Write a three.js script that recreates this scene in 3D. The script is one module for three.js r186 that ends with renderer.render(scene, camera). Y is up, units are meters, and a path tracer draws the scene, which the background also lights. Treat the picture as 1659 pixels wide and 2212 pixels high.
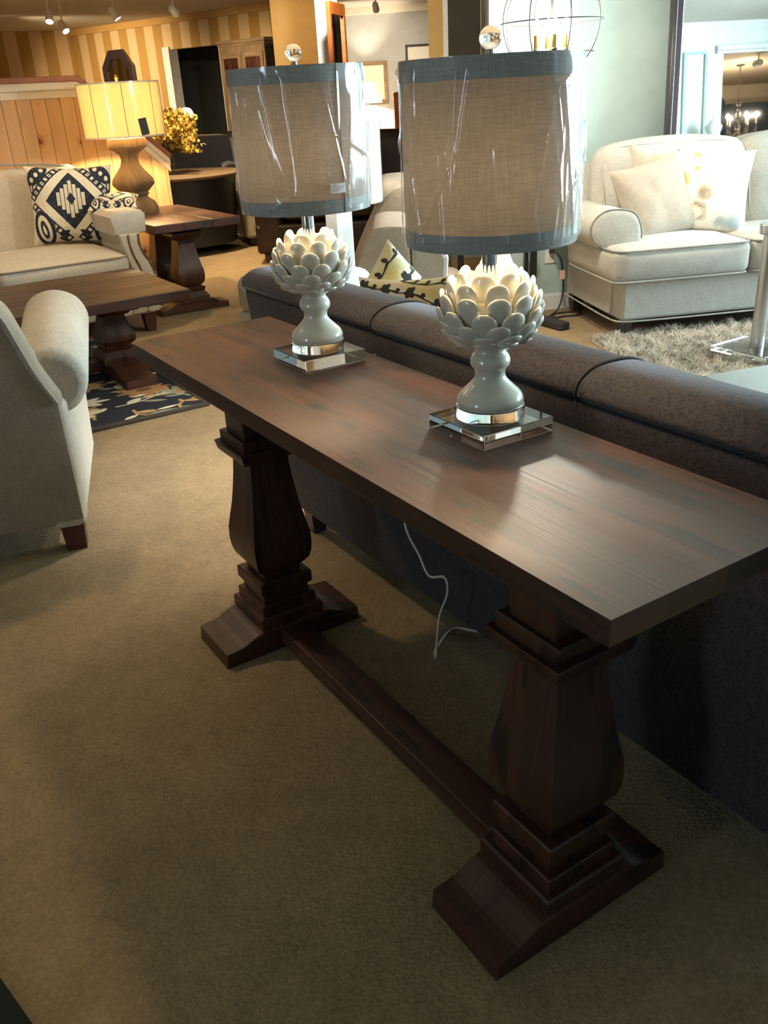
import * as THREE from 'three';
import { RoundedBoxGeometry } from 'three/addons/geometries/RoundedBoxGeometry.js';
import { mergeGeometries, toCreasedNormals } from 'three/addons/utils/BufferGeometryUtils.js';
import { RectAreaLightUniformsLib } from 'three/addons/lights/RectAreaLightUniformsLib.js';

// ---------------------------------------------------------------- camera, light, exposure
const scene = new THREE.Scene();
const renderer = new THREE.WebGLRenderer({ antialias: true });
renderer.toneMapping = THREE.LinearToneMapping;
renderer.toneMappingExposure = 1.15;
renderer.shadowMap.enabled = true;
RectAreaLightUniformsLib.init();
const camera = new THREE.PerspectiveCamera(60.72, 1659 / 2212, 0.05, 80);
camera.position.set(2.1016, 1.2720, 0.6041);
camera.rotation.order = 'YXZ';
camera.rotation.set(-0.44602, 1.01788, -0.05771);
scene.add(camera);
scene.background = new THREE.Color(0.5, 0.62, 0.75);

const ANG = 23 * Math.PI / 180;                       // the showroom's right hand walls stand 23 degrees off the console table
const NX = Math.cos(ANG), NZ = Math.sin(ANG);         // normal of the mint wall
const W0 = [-1.94, -3.28];
const wp = (s, o) => [W0[0] + NZ * s + NX * o, W0[1] - NX * s + NZ * o];   // s along the mint wall, o metres in front of it
const CEIL = 2.6;
const WIN_S = 5.7, WIN_O = 1.75, WIN_W = 3.0, WIN_Y0 = 0.5, WIN_Y1 = 2.4;

function areaLight(color, intensity, w, h, pos, target) {
  const l = new THREE.RectAreaLight(new THREE.Color(...color), intensity, w, h);
  l.position.set(...pos); l.lookAt(...target); scene.add(l); return l;
}
{ // daylight through the shop window beyond the right edge of the frame
  const [x, z] = wp(WIN_S - 0.12, WIN_O), [tx, tz] = wp(0, WIN_O);
  areaLight([0.60, 0.84, 1.0], 38, WIN_W, WIN_Y1 - WIN_Y0, [x, (WIN_Y0 + WIN_Y1) / 2, z], [tx, (WIN_Y0 + WIN_Y1) / 2, tz]);
}
{ // glazed shop door in the wall behind the camera, mirrored in the plastic wraps
  areaLight([0.72, 0.88, 1.0], 6, 0.55, 1.7, [1.42, 1.35, 5.47], [1.42, 1.35, 0]);
}
const WARM = [1.0, 0.75, 0.45], SOFT = [1.0, 0.83, 0.62];

// ---------------------------------------------------------------- random numbers and noise
let seed = 12345;
const rnd = () => { seed = (seed * 1664525 + 1013904223) >>> 0; return seed / 4294967296; };
const rr = (a, b) => a + (b - a) * rnd();
const clamp = (x, a = 0, b = 1) => Math.min(b, Math.max(a, x));
const lerp = (a, b, t) => a + (b - a) * t;
const sstep = (a, b, x) => { const t = clamp((x - a) / (b - a)); return t * t * (3 - 2 * t); };
function hash(i, j, s) { let h = (i * 374761393 + j * 668265263 + s * 974634777) | 0; h = Math.imul(h ^ (h >>> 13), 1274126177); h ^= h >>> 16; return (h >>> 0) / 4294967296; }
function vn(x, y, px, py, s) {                        // value noise, periodic px by py
  const i = Math.floor(x), j = Math.floor(y), fx = x - i, fy = y - j;
  const u = fx * fx * (3 - 2 * fx), v = fy * fy * (3 - 2 * fy), m = (a, b) => ((a % b) + b) % b;
  const a = hash(m(i, px), m(j, py), s), b = hash(m(i + 1, px), m(j, py), s), c = hash(m(i, px), m(j + 1, py), s), d = hash(m(i + 1, px), m(j + 1, py), s);
  return lerp(lerp(a, b, u), lerp(c, d, u), v);
}
function fbm(u, v, px, py, s, oct = 4) { let r = 0, a = 0.5, t = 0; for (let k = 0; k < oct; k++) { r += a * vn(u * px, v * py, px, py, s + k); t += a; a *= 0.5; px *= 2; py *= 2; } return r / t; }

// ---------------------------------------------------------------- textures
function dtex(w, h, fn, size = [1, 1], srgb = true) {
  const d = new Uint8Array(w * h * 4);
  for (let y = 0; y < h; y++) for (let x = 0; x < w; x++) {
    const c = fn((x + 0.5) / w, (y + 0.5) / h), k = (y * w + x) * 4;
    if (typeof c === 'number') d[k] = d[k + 1] = d[k + 2] = clamp(c) * 255; else { d[k] = clamp(c[0]) * 255; d[k + 1] = clamp(c[1]) * 255; d[k + 2] = clamp(c[2]) * 255; }
    d[k + 3] = 255;
  }
  const t = new THREE.DataTexture(d, w, h, THREE.RGBAFormat);
  t.wrapS = t.wrapT = THREE.RepeatWrapping; t.magFilter = THREE.LinearFilter; t.minFilter = THREE.LinearMipmapLinearFilter; t.generateMipmaps = true;
  t.repeat.set(1 / size[0], 1 / size[1]); if (srgb) t.colorSpace = THREE.SRGBColorSpace; t.needsUpdate = true; return t;
}
function ctex(w, h, draw, repeat) {
  const c = document.createElement('canvas'); c.width = w; c.height = h; draw(c.getContext('2d'), w, h);
  const t = new THREE.CanvasTexture(c); t.colorSpace = THREE.SRGBColorSpace; if (repeat) { t.wrapS = t.wrapT = THREE.RepeatWrapping; t.repeat.set(...repeat); } return t;
}
const mixc = (a, b, t) => [lerp(a[0], b[0], t), lerp(a[1], b[1], t), lerp(a[2], b[2], t)];

const woodGrain = (s) => (u, v) => {                  // grain runs along u
  const w = fbm(u, v, 2, 6, s, 4), f = fbm(u, v, 6, 110, s + 9, 3), st = fbm(u, v, 3, 14, s + 20, 3), kn = fbm(u, v, 10, 22, s + 31, 3);
  let t = 0.45 * w + 0.3 * f + 0.25 * st;
  let c = mixc([0.22, 0.125, 0.085], [0.50, 0.315, 0.225], clamp((t - 0.3) * 2.2));
  c = mixc(c, [0.42, 0.20, 0.12], 0.4 * sstep(0.55, 0.75, st));
  return mixc(c, [0.11, 0.075, 0.06], 0.8 * sstep(0.66, 0.76, kn));
};
const T = {};
T.wood = dtex(1024, 512, woodGrain(3), [1.3, 0.5]);
T.woodRough = dtex(512, 256, (u, v) => 0.32 + 0.25 * fbm(u, v, 6, 12, 77, 4), [1.3, 0.5], false);
T.woodBump = dtex(512, 512, (u, v) => fbm(u, v, 5, 90, 41, 3), [1.3, 0.5], false);
T.oak = dtex(512, 256, (u, v) => { const g = fbm(u, v, 4, 60, 301, 3), w = fbm(u, v, 3, 8, 302, 3); return mixc([0.40, 0.33, 0.25], [0.66, 0.56, 0.43], clamp(0.6 * g + 0.6 * w - 0.1)); }, [0.8, 0.4]);
T.pine = dtex(512, 1024, (u, v) => {                   // grain along v, a few knots
  const g = fbm(u + 0.03 * fbm(u, v, 3, 3, 5, 2), v, 28, 2, 51, 3), w = fbm(u, v, 4, 3, 52, 3);
  let c = mixc([0.80, 0.64, 0.45], [0.92, 0.79, 0.61], clamp(0.6 * g + 0.6 * w - 0.1));
  for (let k = 0; k < 9; k++) {
    const kx = hash(k, 1, 7), ky = hash(k, 2, 7), dx = (((u - kx + 1.5) % 1) - 0.5) * 0.8, dy = (((v - ky + 1.5) % 1) - 0.5) * 1.6, r = Math.hypot(dx, dy * 0.8);
    c = mixc(c, [0.50, 0.28, 0.12], 0.85 * (1 - sstep(0.008, 0.017, r)) + 0.25 * (1 - sstep(0.015, 0.05, r)));
  }
  return c;
}, [0.8, 1.6]);
T.carpet = dtex(1024, 1024, (u, v) => {
  const f = fbm(u, v, 300, 300, 61, 2), m = fbm(u, v, 40, 40, 62, 3), b = fbm(u, v, 5, 5, 63, 4), sp = vn(u * 210, v * 210, 210, 210, 65);
  let k = 0.86 + 0.20 * (f - 0.5) + 0.10 * (m - 0.5) + 0.12 * (b - 0.5); if (sp > 0.955) k -= 0.10;
  return [0.80 * k, 0.70 * k, 0.54 * k];
}, [1.6, 1.6]);
T.carpetBump = dtex(512, 512, (u, v) => fbm(u, v, 220, 220, 66, 2), [0.8, 0.8], false);
T.weave = dtex(512, 512, (u, v) => {
  const a = Math.sin(u * Math.PI * 2 * 90), b = Math.sin(v * Math.PI * 2 * 90), n = fbm(u, v, 200, 40, 71, 2) + fbm(u, v, 40, 200, 72, 2), m = fbm(u, v, 8, 8, 73, 3);
  const k = 0.86 + 0.03 * a * b + 0.11 * (n - 1) + 0.05 * (m - 0.5); return [k, k, k];
}, [0.35, 0.35]);
T.weaveBump = dtex(512, 512, (u, v) => 0.5 + 0.2 * Math.sin(u * Math.PI * 180) * Math.sin(v * Math.PI * 180) + 0.5 * (fbm(u, v, 120, 120, 75, 2) - 0.5), [0.35, 0.35], false);
T.tweed = dtex(512, 512, (u, v) => {
  const n = vn(u * 256, v * 256, 256, 256, 81), m = fbm(u, v, 128, 128, 82, 2), l = fbm(u, v, 6, 6, 83, 3);
  const c = mixc([0.52, 0.48, 0.50], [1.0, 0.94, 0.92], 0.5 * n + 0.35 * m + 0.15 * l); return n > 0.8 ? mixc(c, [0.90, 0.66, 0.52], 0.6) : n < 0.2 ? mixc(c, [0.30, 0.30, 0.36], 0.5) : c;
}, [0.62, 0.62]);
T.linen = dtex(512, 512, (u, v) => { const k = 0.82 + 0.12 * (fbm(u, v, 180, 14, 91, 3) - 0.5) + 0.12 * (fbm(u, v, 14, 180, 92, 3) - 0.5); return [k, k * 0.985, k * 0.96]; }, [0.25, 0.25]);
T.plaster = dtex(256, 256, (u, v) => { const k = 0.95 + 0.06 * (fbm(u, v, 20, 20, 95, 4) - 0.5); return [k, k, k]; }, [1.5, 1.5]);
T.leather = dtex(256, 256, (u, v) => { const k = 0.7 + 0.5 * (fbm(u, v, 8, 8, 97, 4) - 0.5); return [k, k * 0.9, k * 0.85]; }, [0.6, 0.6]);
T.stripe = ctex(512, 64, (g, w, h) => {
  g.fillStyle = '#cdb084'; g.fillRect(0, 0, w, h); g.fillStyle = '#a98445'; g.fillRect(0, 0, w / 2, h);
  for (let i = 0; i < 240; i++) { g.fillStyle = i % 2 ? 'rgba(255,240,200,0.05)' : 'rgba(80,50,10,0.05)'; g.fillRect(rnd() * w, rnd() * h, 3, 12); }
}, [1 / 0.44, 1]);

// flat prints
const ikat = ctex(512, 512, (g, w, h) => {
  g.fillStyle = '#d8ccb4'; g.fillRect(0, 0, w, h); const N = '#1b2130';
  const jag = (pts, fill) => { g.fillStyle = fill; g.beginPath(); pts.forEach(([x, y], i) => i ? g.lineTo(x, y) : g.moveTo(x, y)); g.closePath(); g.fill(); };
  const dia = (x, y, a, b, f) => jag([[x, y - b], [x + a, y], [x, y + b], [x - a, y]], f);
  dia(256, 236, 150, 190, N);
  for (let i = -3; i <= 3; i++) { const hh = 120 - Math.abs(i) * 26; g.fillStyle = '#cfc2a6'; g.fillRect(256 + i * 24 - 10, 228 - hh, 20, hh * 2); }
  dia(256, 228, 26, 42, N);
  for (const sx of [-1, 1]) for (const sy of [-1, 1]) for (let k = 0; k < 9; k++) {
    const t = k / 8, x = 256 + sx * (40 + t * 190), y = 236 + sy * (250 - t * 220);
    g.save(); g.translate(x, y); g.rotate(sx * sy * 0.75); g.fillStyle = N; g.fillRect(-22, -18, 44, 36); g.fillStyle = '#d8ccb4'; g.fillRect(-12, -9, 24, 18); if (k % 2) { g.fillStyle = N; g.fillRect(-4, -4, 8, 8); } g.restore();
  }
  const drop = (x, y, a, b, rot, f) => { g.save(); g.translate(x, y); g.rotate(rot); g.fillStyle = f; g.beginPath(); g.ellipse(0, 0, a, b, 0, 0, 7); g.fill(); g.restore(); };
  for (const s of [-1, 1]) {
    const x = 256 + s * 178;
    drop(x, 410, 62, 118, s * 0.22, N); drop(x, 414, 40, 92, s * 0.22, '#d8ccb4'); drop(x, 420, 22, 62, s * 0.22, N); drop(x, 424, 9, 34, s * 0.22, '#d8ccb4');
    drop(256 + s * 190, 62, 46, 92, s * -0.7, N); for (let k = -1; k <= 1; k++) drop(256 + s * 190 + k * 34 * s, 62 + k * 34, 13, 17, 0, '#d8ccb4');
    drop(256 + s * 236, 150, 16, 40, 0, N); drop(256 + s * 236, 150, 7, 22, 0, '#d8ccb4'); drop(256 + s * 60, 450, 34, 14, s * 0.6, N); drop(256 + s * 70, 494, 30, 12, s * -0.5, N);
  }
  for (let i = 0; i < 2600; i++) { g.fillStyle = rnd() < 0.5 ? 'rgba(216,204,180,0.35)' : 'rgba(27,33,48,0.25)'; g.fillRect(rnd() * w, rnd() * h, 2, 7); }
});
const blossom = ctex(512, 512, (g, w, h) => {
  g.fillStyle = '#efe9d6'; g.fillRect(0, 0, w, h);
  for (let i = 0; i < 40; i++) { g.fillStyle = 'rgba(226,186,74,0.16)'; g.beginPath(); g.ellipse(rnd() * w, rnd() * h * 0.28, 50, 30, 0, 0, 7); g.fill(); }
  g.strokeStyle = '#3a3a34'; g.fillStyle = '#35352f';
  for (let b = -3; b < 7; b++) {
    let x = -20, y = 30 + b * 70; g.lineWidth = 6; g.beginPath(); g.moveTo(x, y);
    for (let k = 0; k < 9; k++) {
      x += 64; y += rr(-16, 32); g.lineTo(x, y);
      if (k % 2 === b % 2) for (let q = 0; q < 5; q++) { const a = q * 1.257 + rnd(); g.moveTo(x, y); g.ellipse(x + 15 * Math.cos(a), y + 15 * Math.sin(a), 12, 9, a, 0, 7); g.fill(); }
      else { g.ellipse(x, y - 16, 9, 6, 0.7, 0, 7); g.fill(); }
      g.moveTo(x, y);
    }
    g.stroke();
  }
});
const watercolor = ctex(512, 512, (g, w, h) => {
  g.fillStyle = '#efe9dc'; g.fillRect(0, 0, w, h);
  const bl = (x, y, r, c) => { for (let k = 0; k < 7; k++) { g.fillStyle = c; g.beginPath(); g.ellipse(x + rr(-r, r) * 0.6, y + rr(-r, r) * 0.6, r * rr(0.5, 1), r * rr(0.4, 0.8), rnd() * 3, 0, 7); g.fill(); } };
  for (let i = 0; i < 10; i++) bl(rr(20, 260), rr(130, 480), rr(30, 60), 'rgba(150,132,108,0.28)');
  for (let i = 0; i < 5; i++) bl(rr(60, 240), rr(190, 460), rr(30, 50), 'rgba(244,232,205,0.5)');
  for (let i = 0; i < 6; i++) bl(rr(10, 190), rr(30, 330), rr(16, 36), 'rgba(226,186,84,0.4)');
  for (let i = 0; i < 4; i++) bl(rr(300, 470), rr(340, 480), rr(24, 50), 'rgba(176,186,190,0.35)');
});
const rugPrint = ctex(1024, 1024, (g, w, h) => {
  g.fillStyle = '#191d26'; g.fillRect(0, 0, w, h);
  const cols = ['#cdb78c', '#b08d5c', '#d9cfae', '#8f9278', '#a8774c'];
  const leaf = (x, y, L, W, a, c) => { g.save(); g.translate(x, y); g.rotate(a); g.fillStyle = c; g.beginPath(); g.moveTo(0, 0); g.bezierCurveTo(L * 0.3, -W, L * 0.8, -W, L, 0); g.bezierCurveTo(L * 0.8, W, L * 0.3, W, 0, 0); g.fill(); g.restore(); };
  for (let i = 0; i < 85; i++) {
    let x = rr(0, w), y = rr(0, h), a = rnd() * 6.3; g.strokeStyle = cols[i % 5]; g.lineWidth = 7; g.beginPath(); g.moveTo(x, y);
    const pts = []; for (let k = 0; k < 7; k++) { a += rr(-0.7, 0.7); x += 26 * Math.cos(a); y += 26 * Math.sin(a); g.lineTo(x, y); pts.push([x, y, a]); } g.stroke();
    pts.forEach(([px, py, pa], k) => { leaf(px, py, rr(34, 64), rr(9, 18), pa + (k % 2 ? 0.9 : -0.9), cols[(i + k) % 5]); });
    const [fx, fy] = pts[6]; for (let q = 0; q < 9; q++) leaf(fx, fy, rr(48, 70), 17, q * 0.7, cols[(i + 1) % 5]); g.fillStyle = '#6d4a30'; g.beginPath(); g.ellipse(fx, fy, 17, 17, 0, 0, 7); g.fill();
  }
});
const tagPrint = (rows, col, border) => ctex(128, 96, (g, w, h) => {
  g.fillStyle = '#e9e2dc'; g.fillRect(0, 0, w, h); if (border) { g.strokeStyle = border; g.lineWidth = 9; g.strokeRect(4, 4, w - 8, h - 8); }
  g.fillStyle = col; rows.forEach((r, j) => { let x = 14; for (const n of r) { g.fillRect(x, 16 + j * 18, n, 6); x += n + 5; } });
});
const stickerTex = tagPrint([[40], [34, 22, 30], [20, 44, 12], [52]], '#b77a7a');
const paperTagTex = tagPrint([[60], [30, 30], [48], [22, 22]], '#4a4540', '#4b4c50');

// ---------------------------------------------------------------- materials
const std = (o) => new THREE.MeshStandardMaterial(o), phys = (o) => new THREE.MeshPhysicalMaterial(o);
const lin = (r, g, b) => new THREE.Color().setRGB(r, g, b);
const fabric = (c, o = {}) => phys({ color: c, map: T.weave, bumpMap: T.weaveBump, bumpScale: 0.0006, roughness: 0.95, sheen: 0.25, sheenRoughness: 0.6, sheenColor: lin(0.6, 0.6, 0.6), ...o });
const M = {
  carpet: std({ color: lin(0.62, 0.60, 0.56), map: T.carpet, bumpMap: T.carpetBump, bumpScale: 0.0018, roughness: 1 }),
  wood: phys({ color: lin(0.50, 0.45, 0.42), map: T.wood, roughnessMap: T.woodRough, roughness: 1, bumpMap: T.woodBump, bumpScale: 0.0003, clearcoat: 0.25, clearcoatRoughness: 0.35 }),
  woodB: phys({ color: lin(0.57, 0.48, 0.43), map: T.wood, roughnessMap: T.woodRough, roughness: 1, bumpMap: T.woodBump, bumpScale: 0.0003, clearcoat: 0.25, clearcoatRoughness: 0.35 }),
  woodC: phys({ color: lin(0.46, 0.43, 0.41), map: T.wood, roughnessMap: T.woodRough, roughness: 1, bumpMap: T.woodBump, bumpScale: 0.0003, clearcoat: 0.25, clearcoatRoughness: 0.35 }),
  woodLeg: phys({ color: lin(0.48, 0.43, 0.40), map: T.wood, roughnessMap: T.woodRough, roughness: 1, clearcoat: 0.15, clearcoatRoughness: 0.4 }),
  woodTan: phys({ color: lin(0.58, 0.49, 0.42), map: T.wood, roughnessMap: T.woodRough, roughness: 1, clearcoat: 0.15, clearcoatRoughness: 0.4 }),
  oak: std({ color: lin(0.75, 0.72, 0.68), map: T.oak, roughness: 0.75 }),
  darkLeg: std({ color: lin(0.035, 0.022, 0.018), roughness: 0.45 }),
  redLeg: std({ color: lin(0.075, 0.02, 0.016), roughness: 0.4 }),
  black: std({ color: lin(0.012, 0.012, 0.013), roughness: 0.5 }),
  blackGloss: phys({ color: lin(0.012, 0.012, 0.012), roughness: 0.12, clearcoat: 1, clearcoatRoughness: 0.06 }),
  rubber: std({ color: lin(0.02, 0.02, 0.02), roughness: 0.7 }),
  pine: std({ color: lin(1, 1, 1), map: T.pine, roughness: 0.55 }),
  pineB: std({ color: lin(0.92, 0.88, 0.82), map: T.pine, roughness: 0.55 }),
  pineC: std({ color: lin(1, 0.93, 0.86), map: T.pine, roughness: 0.55 }),
  capWood: std({ color: lin(0.34, 0.15, 0.06), map: T.pine, roughness: 0.45 }),
  mould: std({ color: lin(0.80, 0.74, 0.60), roughness: 0.5 }),
  white: std({ color: lin(0.80, 0.80, 0.78), map: T.plaster, roughness: 0.6 }),
  mint: std({ color: lin(0.45, 0.575, 0.55), map: T.plaster, roughness: 0.8 }),
  greyWall: std({ color: lin(0.24, 0.24, 0.22), map: T.plaster, roughness: 0.8 }),
  paleWall: std({ color: lin(0.52, 0.54, 0.52), map: T.plaster, roughness: 0.8 }),
  gold: std({ color: lin(0.55, 0.33, 0.10), map: T.plaster, roughness: 0.7 }),
  navy: std({ color: lin(0.035, 0.05, 0.075), map: T.plaster, roughness: 0.8 }),
  darkWall: std({ color: lin(0.10, 0.12, 0.12), map: T.plaster, roughness: 0.8 }),
  beigeWall: std({ color: lin(0.62, 0.52, 0.38), map: T.plaster, roughness: 0.8 }),
  ceiling: std({ color: lin(0.62, 0.58, 0.50), map: T.plaster, roughness: 0.9 }),
  stripe: std({ map: T.stripe, roughness: 0.8 }),
  creamFab: fabric(lin(0.66, 0.58, 0.46)),
  sofaFab: fabric(lin(0.60, 0.57, 0.49)),
  pipeFab: fabric(lin(0.40, 0.38, 0.34)),
  chairFab: fabric(lin(0.44, 0.36, 0.26)),
  beigeFab: fabric(lin(0.50, 0.42, 0.33)),
  clubFab: fabric(lin(0.48, 0.42, 0.31)),
  tanFab: fabric(lin(0.58, 0.49, 0.38)),
  darkFab: fabric(lin(0.07, 0.065, 0.06)),
  greyFab: phys({ color: lin(0.066, 0.067, 0.077), map: T.tweed, bumpMap: T.weaveBump, bumpScale: 0.0008, roughness: 0.95, sheen: 1.0, sheenRoughness: 0.4, sheenColor: lin(0.6, 0.6, 0.62) }),
  greyWelt: phys({ color: lin(0.07, 0.07, 0.078), map: T.tweed, roughness: 0.95 }),
  leather: phys({ color: lin(0.035, 0.02, 0.017), map: T.leather, roughness: 0.38 }),
  ikat: fabric(lin(1, 1, 1), { map: ikat }), blossom: fabric(lin(1, 1, 1), { map: blossom }), water: fabric(lin(1, 1, 1), { map: watercolor }),
  rug: std({ map: rugPrint, bumpMap: T.carpetBump, bumpScale: 0.003, roughness: 1 }), rugEdge: std({ color: lin(0.05, 0.04, 0.032), roughness: 1 }),
  teal: std({ color: lin(0.02, 0.045, 0.045), map: T.carpet, roughness: 1 }),
  ceramic: phys({ color: lin(0.65, 0.64, 0.53), roughness: 0.22, clearcoat: 1, clearcoatRoughness: 0.06 }),
  petal: phys({ color: lin(0.64, 0.62, 0.52), roughness: 0.28, clearcoat: 0.9, clearcoatRoughness: 0.1 }),
  chrome: std({ color: lin(0.78, 0.78, 0.78), metalness: 1, roughness: 0.07 }),
  silver: std({ color: lin(0.55, 0.56, 0.57), metalness: 1, roughness: 0.32 }),
  brass: std({ color: lin(0.75, 0.48, 0.12), metalness: 1, roughness: 0.25 }),
  iron: std({ color: lin(0.03, 0.028, 0.026), metalness: 0.6, roughness: 0.5 }),
  bronzeNail: std({ color: lin(0.20, 0.14, 0.08), metalness: 1, roughness: 0.35 }),
  acrylic: phys({ color: lin(1, 1, 1), transmission: 1, thickness: 0.03, ior: 1.49, roughness: 0.015, attenuationColor: lin(0.93, 0.97, 0.95), attenuationDistance: 0.4 }),
  crystal: phys({ color: lin(1, 1, 1), transmission: 1, thickness: 0.03, ior: 1.52, roughness: 0.0 }),
  vase: phys({ color: lin(0.95, 0.95, 0.9), transmission: 1, thickness: 0, roughness: 0.03 }),
  wrap: phys({ color: lin(0.98, 0.99, 1), transmission: 1, thickness: 0, roughness: 0.11, ior: 1.6 }),
  shade: phys({ color: lin(0.43, 0.41, 0.39), map: T.linen, roughness: 1, transmission: 0.48, thickness: 0, side: THREE.DoubleSide }),
  shadeBand: phys({ color: lin(0.56, 0.585, 0.58), map: T.linen, roughness: 1, side: THREE.DoubleSide }),
  shadeCream: phys({ color: lin(0.80, 0.70, 0.50), map: T.linen, roughness: 1, transmission: 0.5, thickness: 0, side: THREE.DoubleSide }),
  shadeWhite: phys({ color: lin(0.86, 0.86, 0.84), map: T.linen, roughness: 1, transmission: 0.35, thickness: 0, side: THREE.DoubleSide }),
  whiteCeramic: phys({ color: lin(0.85, 0.85, 0.83), roughness: 0.25, clearcoat: 0.6 }),
  seam: std({ color: lin(0.25, 0.19, 0.11), roughness: 1 }),
  bulbWarm: std({ color: lin(1, 0.9, 0.7), emissive: lin(1.0, 0.72, 0.36), emissiveIntensity: 9 }),
  bulbWhite: std({ color: lin(1, 0.95, 0.85), emissive: lin(1.0, 0.86, 0.62), emissiveIntensity: 14 }),
  windowGlow: std({ color: lin(0.8, 0.85, 0.9), emissive: lin(0.70, 0.88, 1.0), emissiveIntensity: 6.0 }),
  mirror: std({ color: lin(0.90, 0.92, 0.91), metalness: 1, roughness: 0.015 }),
  frameDark: phys({ color: lin(0.030, 0.020, 0.024), roughness: 0.3, clearcoat: 0.5 }),
  orangeWood: std({ color: lin(0.60, 0.25, 0.08), map: T.pine, roughness: 0.45 }),
  paper: std({ color: lin(0.85, 0.82, 0.70), roughness: 0.9 }),
  cord: phys({ color: lin(0.62, 0.60, 0.55), roughness: 0.25, clearcoat: 0.6 }),
  plate: std({ color: lin(0.75, 0.72, 0.66), roughness: 0.4 }),
  pinkTag: std({ color: lin(0.72, 0.45, 0.40), roughness: 0.8 }),
  sticker: std({ map: stickerTex, roughness: 0.6 }), paperTag: phys({ map: paperTagTex, roughness: 0.9, transmission: 0.4, thickness: 0 }),
  yellow: phys({ color: lin(0.60, 0.45, 0.07), roughness: 0.9, transmission: 0.2, thickness: 0, side: THREE.DoubleSide }),
  stem: std({ color: lin(0.09, 0.07, 0.03), roughness: 0.9 }),
  shag: phys({ color: lin(0.60, 0.55, 0.47), roughness: 0.9 }), shagBase: std({ color: lin(0.30, 0.27, 0.23), roughness: 1 }),
};

// ---------------------------------------------------------------- helpers
const taken = {};
function numbered(n) { if (!(n in taken)) { taken[n] = 0; return n; } taken[n]++; return n + '_' + String(taken[n]).padStart(3, '0'); }
function mesh(name, geos, mat, parent) {
  const gs = (Array.isArray(geos) ? geos : [geos]);
  let g = gs[0];
  if (gs.length > 1) g = mergeGeometries(gs.map(q => { const r = q.index ? q.toNonIndexed() : q; for (const k of Object.keys(r.attributes)) if (!['position', 'normal', 'uv'].includes(k)) r.deleteAttribute(k); return r; }));
  const m = new THREE.Mesh(g, mat); m.castShadow = m.receiveShadow = true; m.name = parent ? name : numbered(name);
  (parent || scene).add(m); return m;
}
function thing(name, label, category, pos = [0, 0, 0], turn = 0, group) {
  const o = new THREE.Group(); o.name = numbered(name); o.position.set(...pos); o.rotation.y = turn; o.userData = { label, category }; if (group) o.userData.group = group; scene.add(o); return o;
}
function tag(o, label, category, group) { o.userData.label = label; o.userData.category = category; if (group) o.userData.group = group; return o; }
function struct(name, geos, mat, label) { const m = mesh(name, geos, mat); m.userData = { kind: 'structure', label, category: name.split('_')[0] }; return m; }
// texture coordinates in metres, grain along an axis
function uvm(g, axis = -1, ou = 0, ov = 0) {
  g = g.index ? g.toNonIndexed() : g; const p = g.attributes.position, n = p.count, uv = new Float32Array(n * 2);
  const A = new THREE.Vector3(), B = new THREE.Vector3(), C = new THREE.Vector3();
  for (let i = 0; i < n; i += 3) {
    A.fromBufferAttribute(p, i); B.fromBufferAttribute(p, i + 1); C.fromBufferAttribute(p, i + 2);
    const nn = B.clone().sub(A).cross(C.clone().sub(A)), a = [Math.abs(nn.x), Math.abs(nn.y), Math.abs(nn.z)];
    const k = a[1] >= a[0] && a[1] >= a[2] ? 1 : a[0] >= a[2] ? 0 : 2; let [u, v] = k === 0 ? [2, 1] : k === 1 ? [0, 2] : [0, 1];
    if (axis >= 0 && axis !== k && axis !== u) [u, v] = [v, u];
    for (let q = 0; q < 3; q++) { uv[(i + q) * 2] = p.getComponent(i + q, u) + ou; uv[(i + q) * 2 + 1] = p.getComponent(i + q, v) + ov; }
  }
  g.setAttribute('uv', new THREE.BufferAttribute(uv, 2)); return g;
}
function rbox(w, h, d, x, y, z, r = 0.01, axis = -1, seg = 3) {
  const g = new RoundedBoxGeometry(w, h, d, seg, Math.min(r, w / 2.01, h / 2.01, d / 2.01)); g.translate(x, y, z); return uvm(g, axis, rnd(), rnd());
}
function box(w, h, d, x, y, z, axis = -1) { const g = new THREE.BoxGeometry(w, h, d); g.translate(x, y, z); return uvm(g, axis); }
function cyl(r1, r2, h, x, y, z, seg = 24, open = false) { const g = new THREE.CylinderGeometry(r1, r2, h, seg, 1, open); g.translate(x, y, z); return g; }
function lathe(pts, seg = 40, smooth = 0) {
  let v = pts.map(p => new THREE.Vector2(Math.max(p[0], 1e-4), p[1]));
  if (smooth) v = new THREE.SplineCurve(v).getPoints(smooth).map(q => new THREE.Vector2(Math.max(q.x, 1e-4), q.y));
  return new THREE.LatheGeometry(v, seg);
}
function tube(pts, r, seg = 40, rad = 6, closed = false) { return new THREE.TubeGeometry(new THREE.CatmullRomCurve3(pts.map(p => new THREE.Vector3(...p)), closed, 'centripetal'), seg, r, rad, closed); }
function rod(a, b, r, rad = 8) { return new THREE.TubeGeometry(new THREE.LineCurve3(new THREE.Vector3(...a), new THREE.Vector3(...b)), 1, r, rad); }
function ext(pts, depth, bevel = 0, curveSeg = 6) {    // outline in x,y, extruded along z, centred
  const s = new THREE.Shape(pts.map(p => new THREE.Vector2(...p)));
  const g = new THREE.ExtrudeGeometry(s, { depth: depth - 2 * bevel, bevelEnabled: bevel > 0, bevelThickness: bevel, bevelSize: bevel, bevelOffset: -bevel, bevelSegments: 2, curveSegments: curveSeg });
  g.translate(0, 0, -depth / 2 + bevel); return g;
}
function spline(pts, n, closed = false) { return new THREE.CatmullRomCurve3(pts.map(p => new THREE.Vector3(p[0], p[1], 0)), closed, 'centripetal').getPoints(n).map(v => [v.x, v.y]); }
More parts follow.
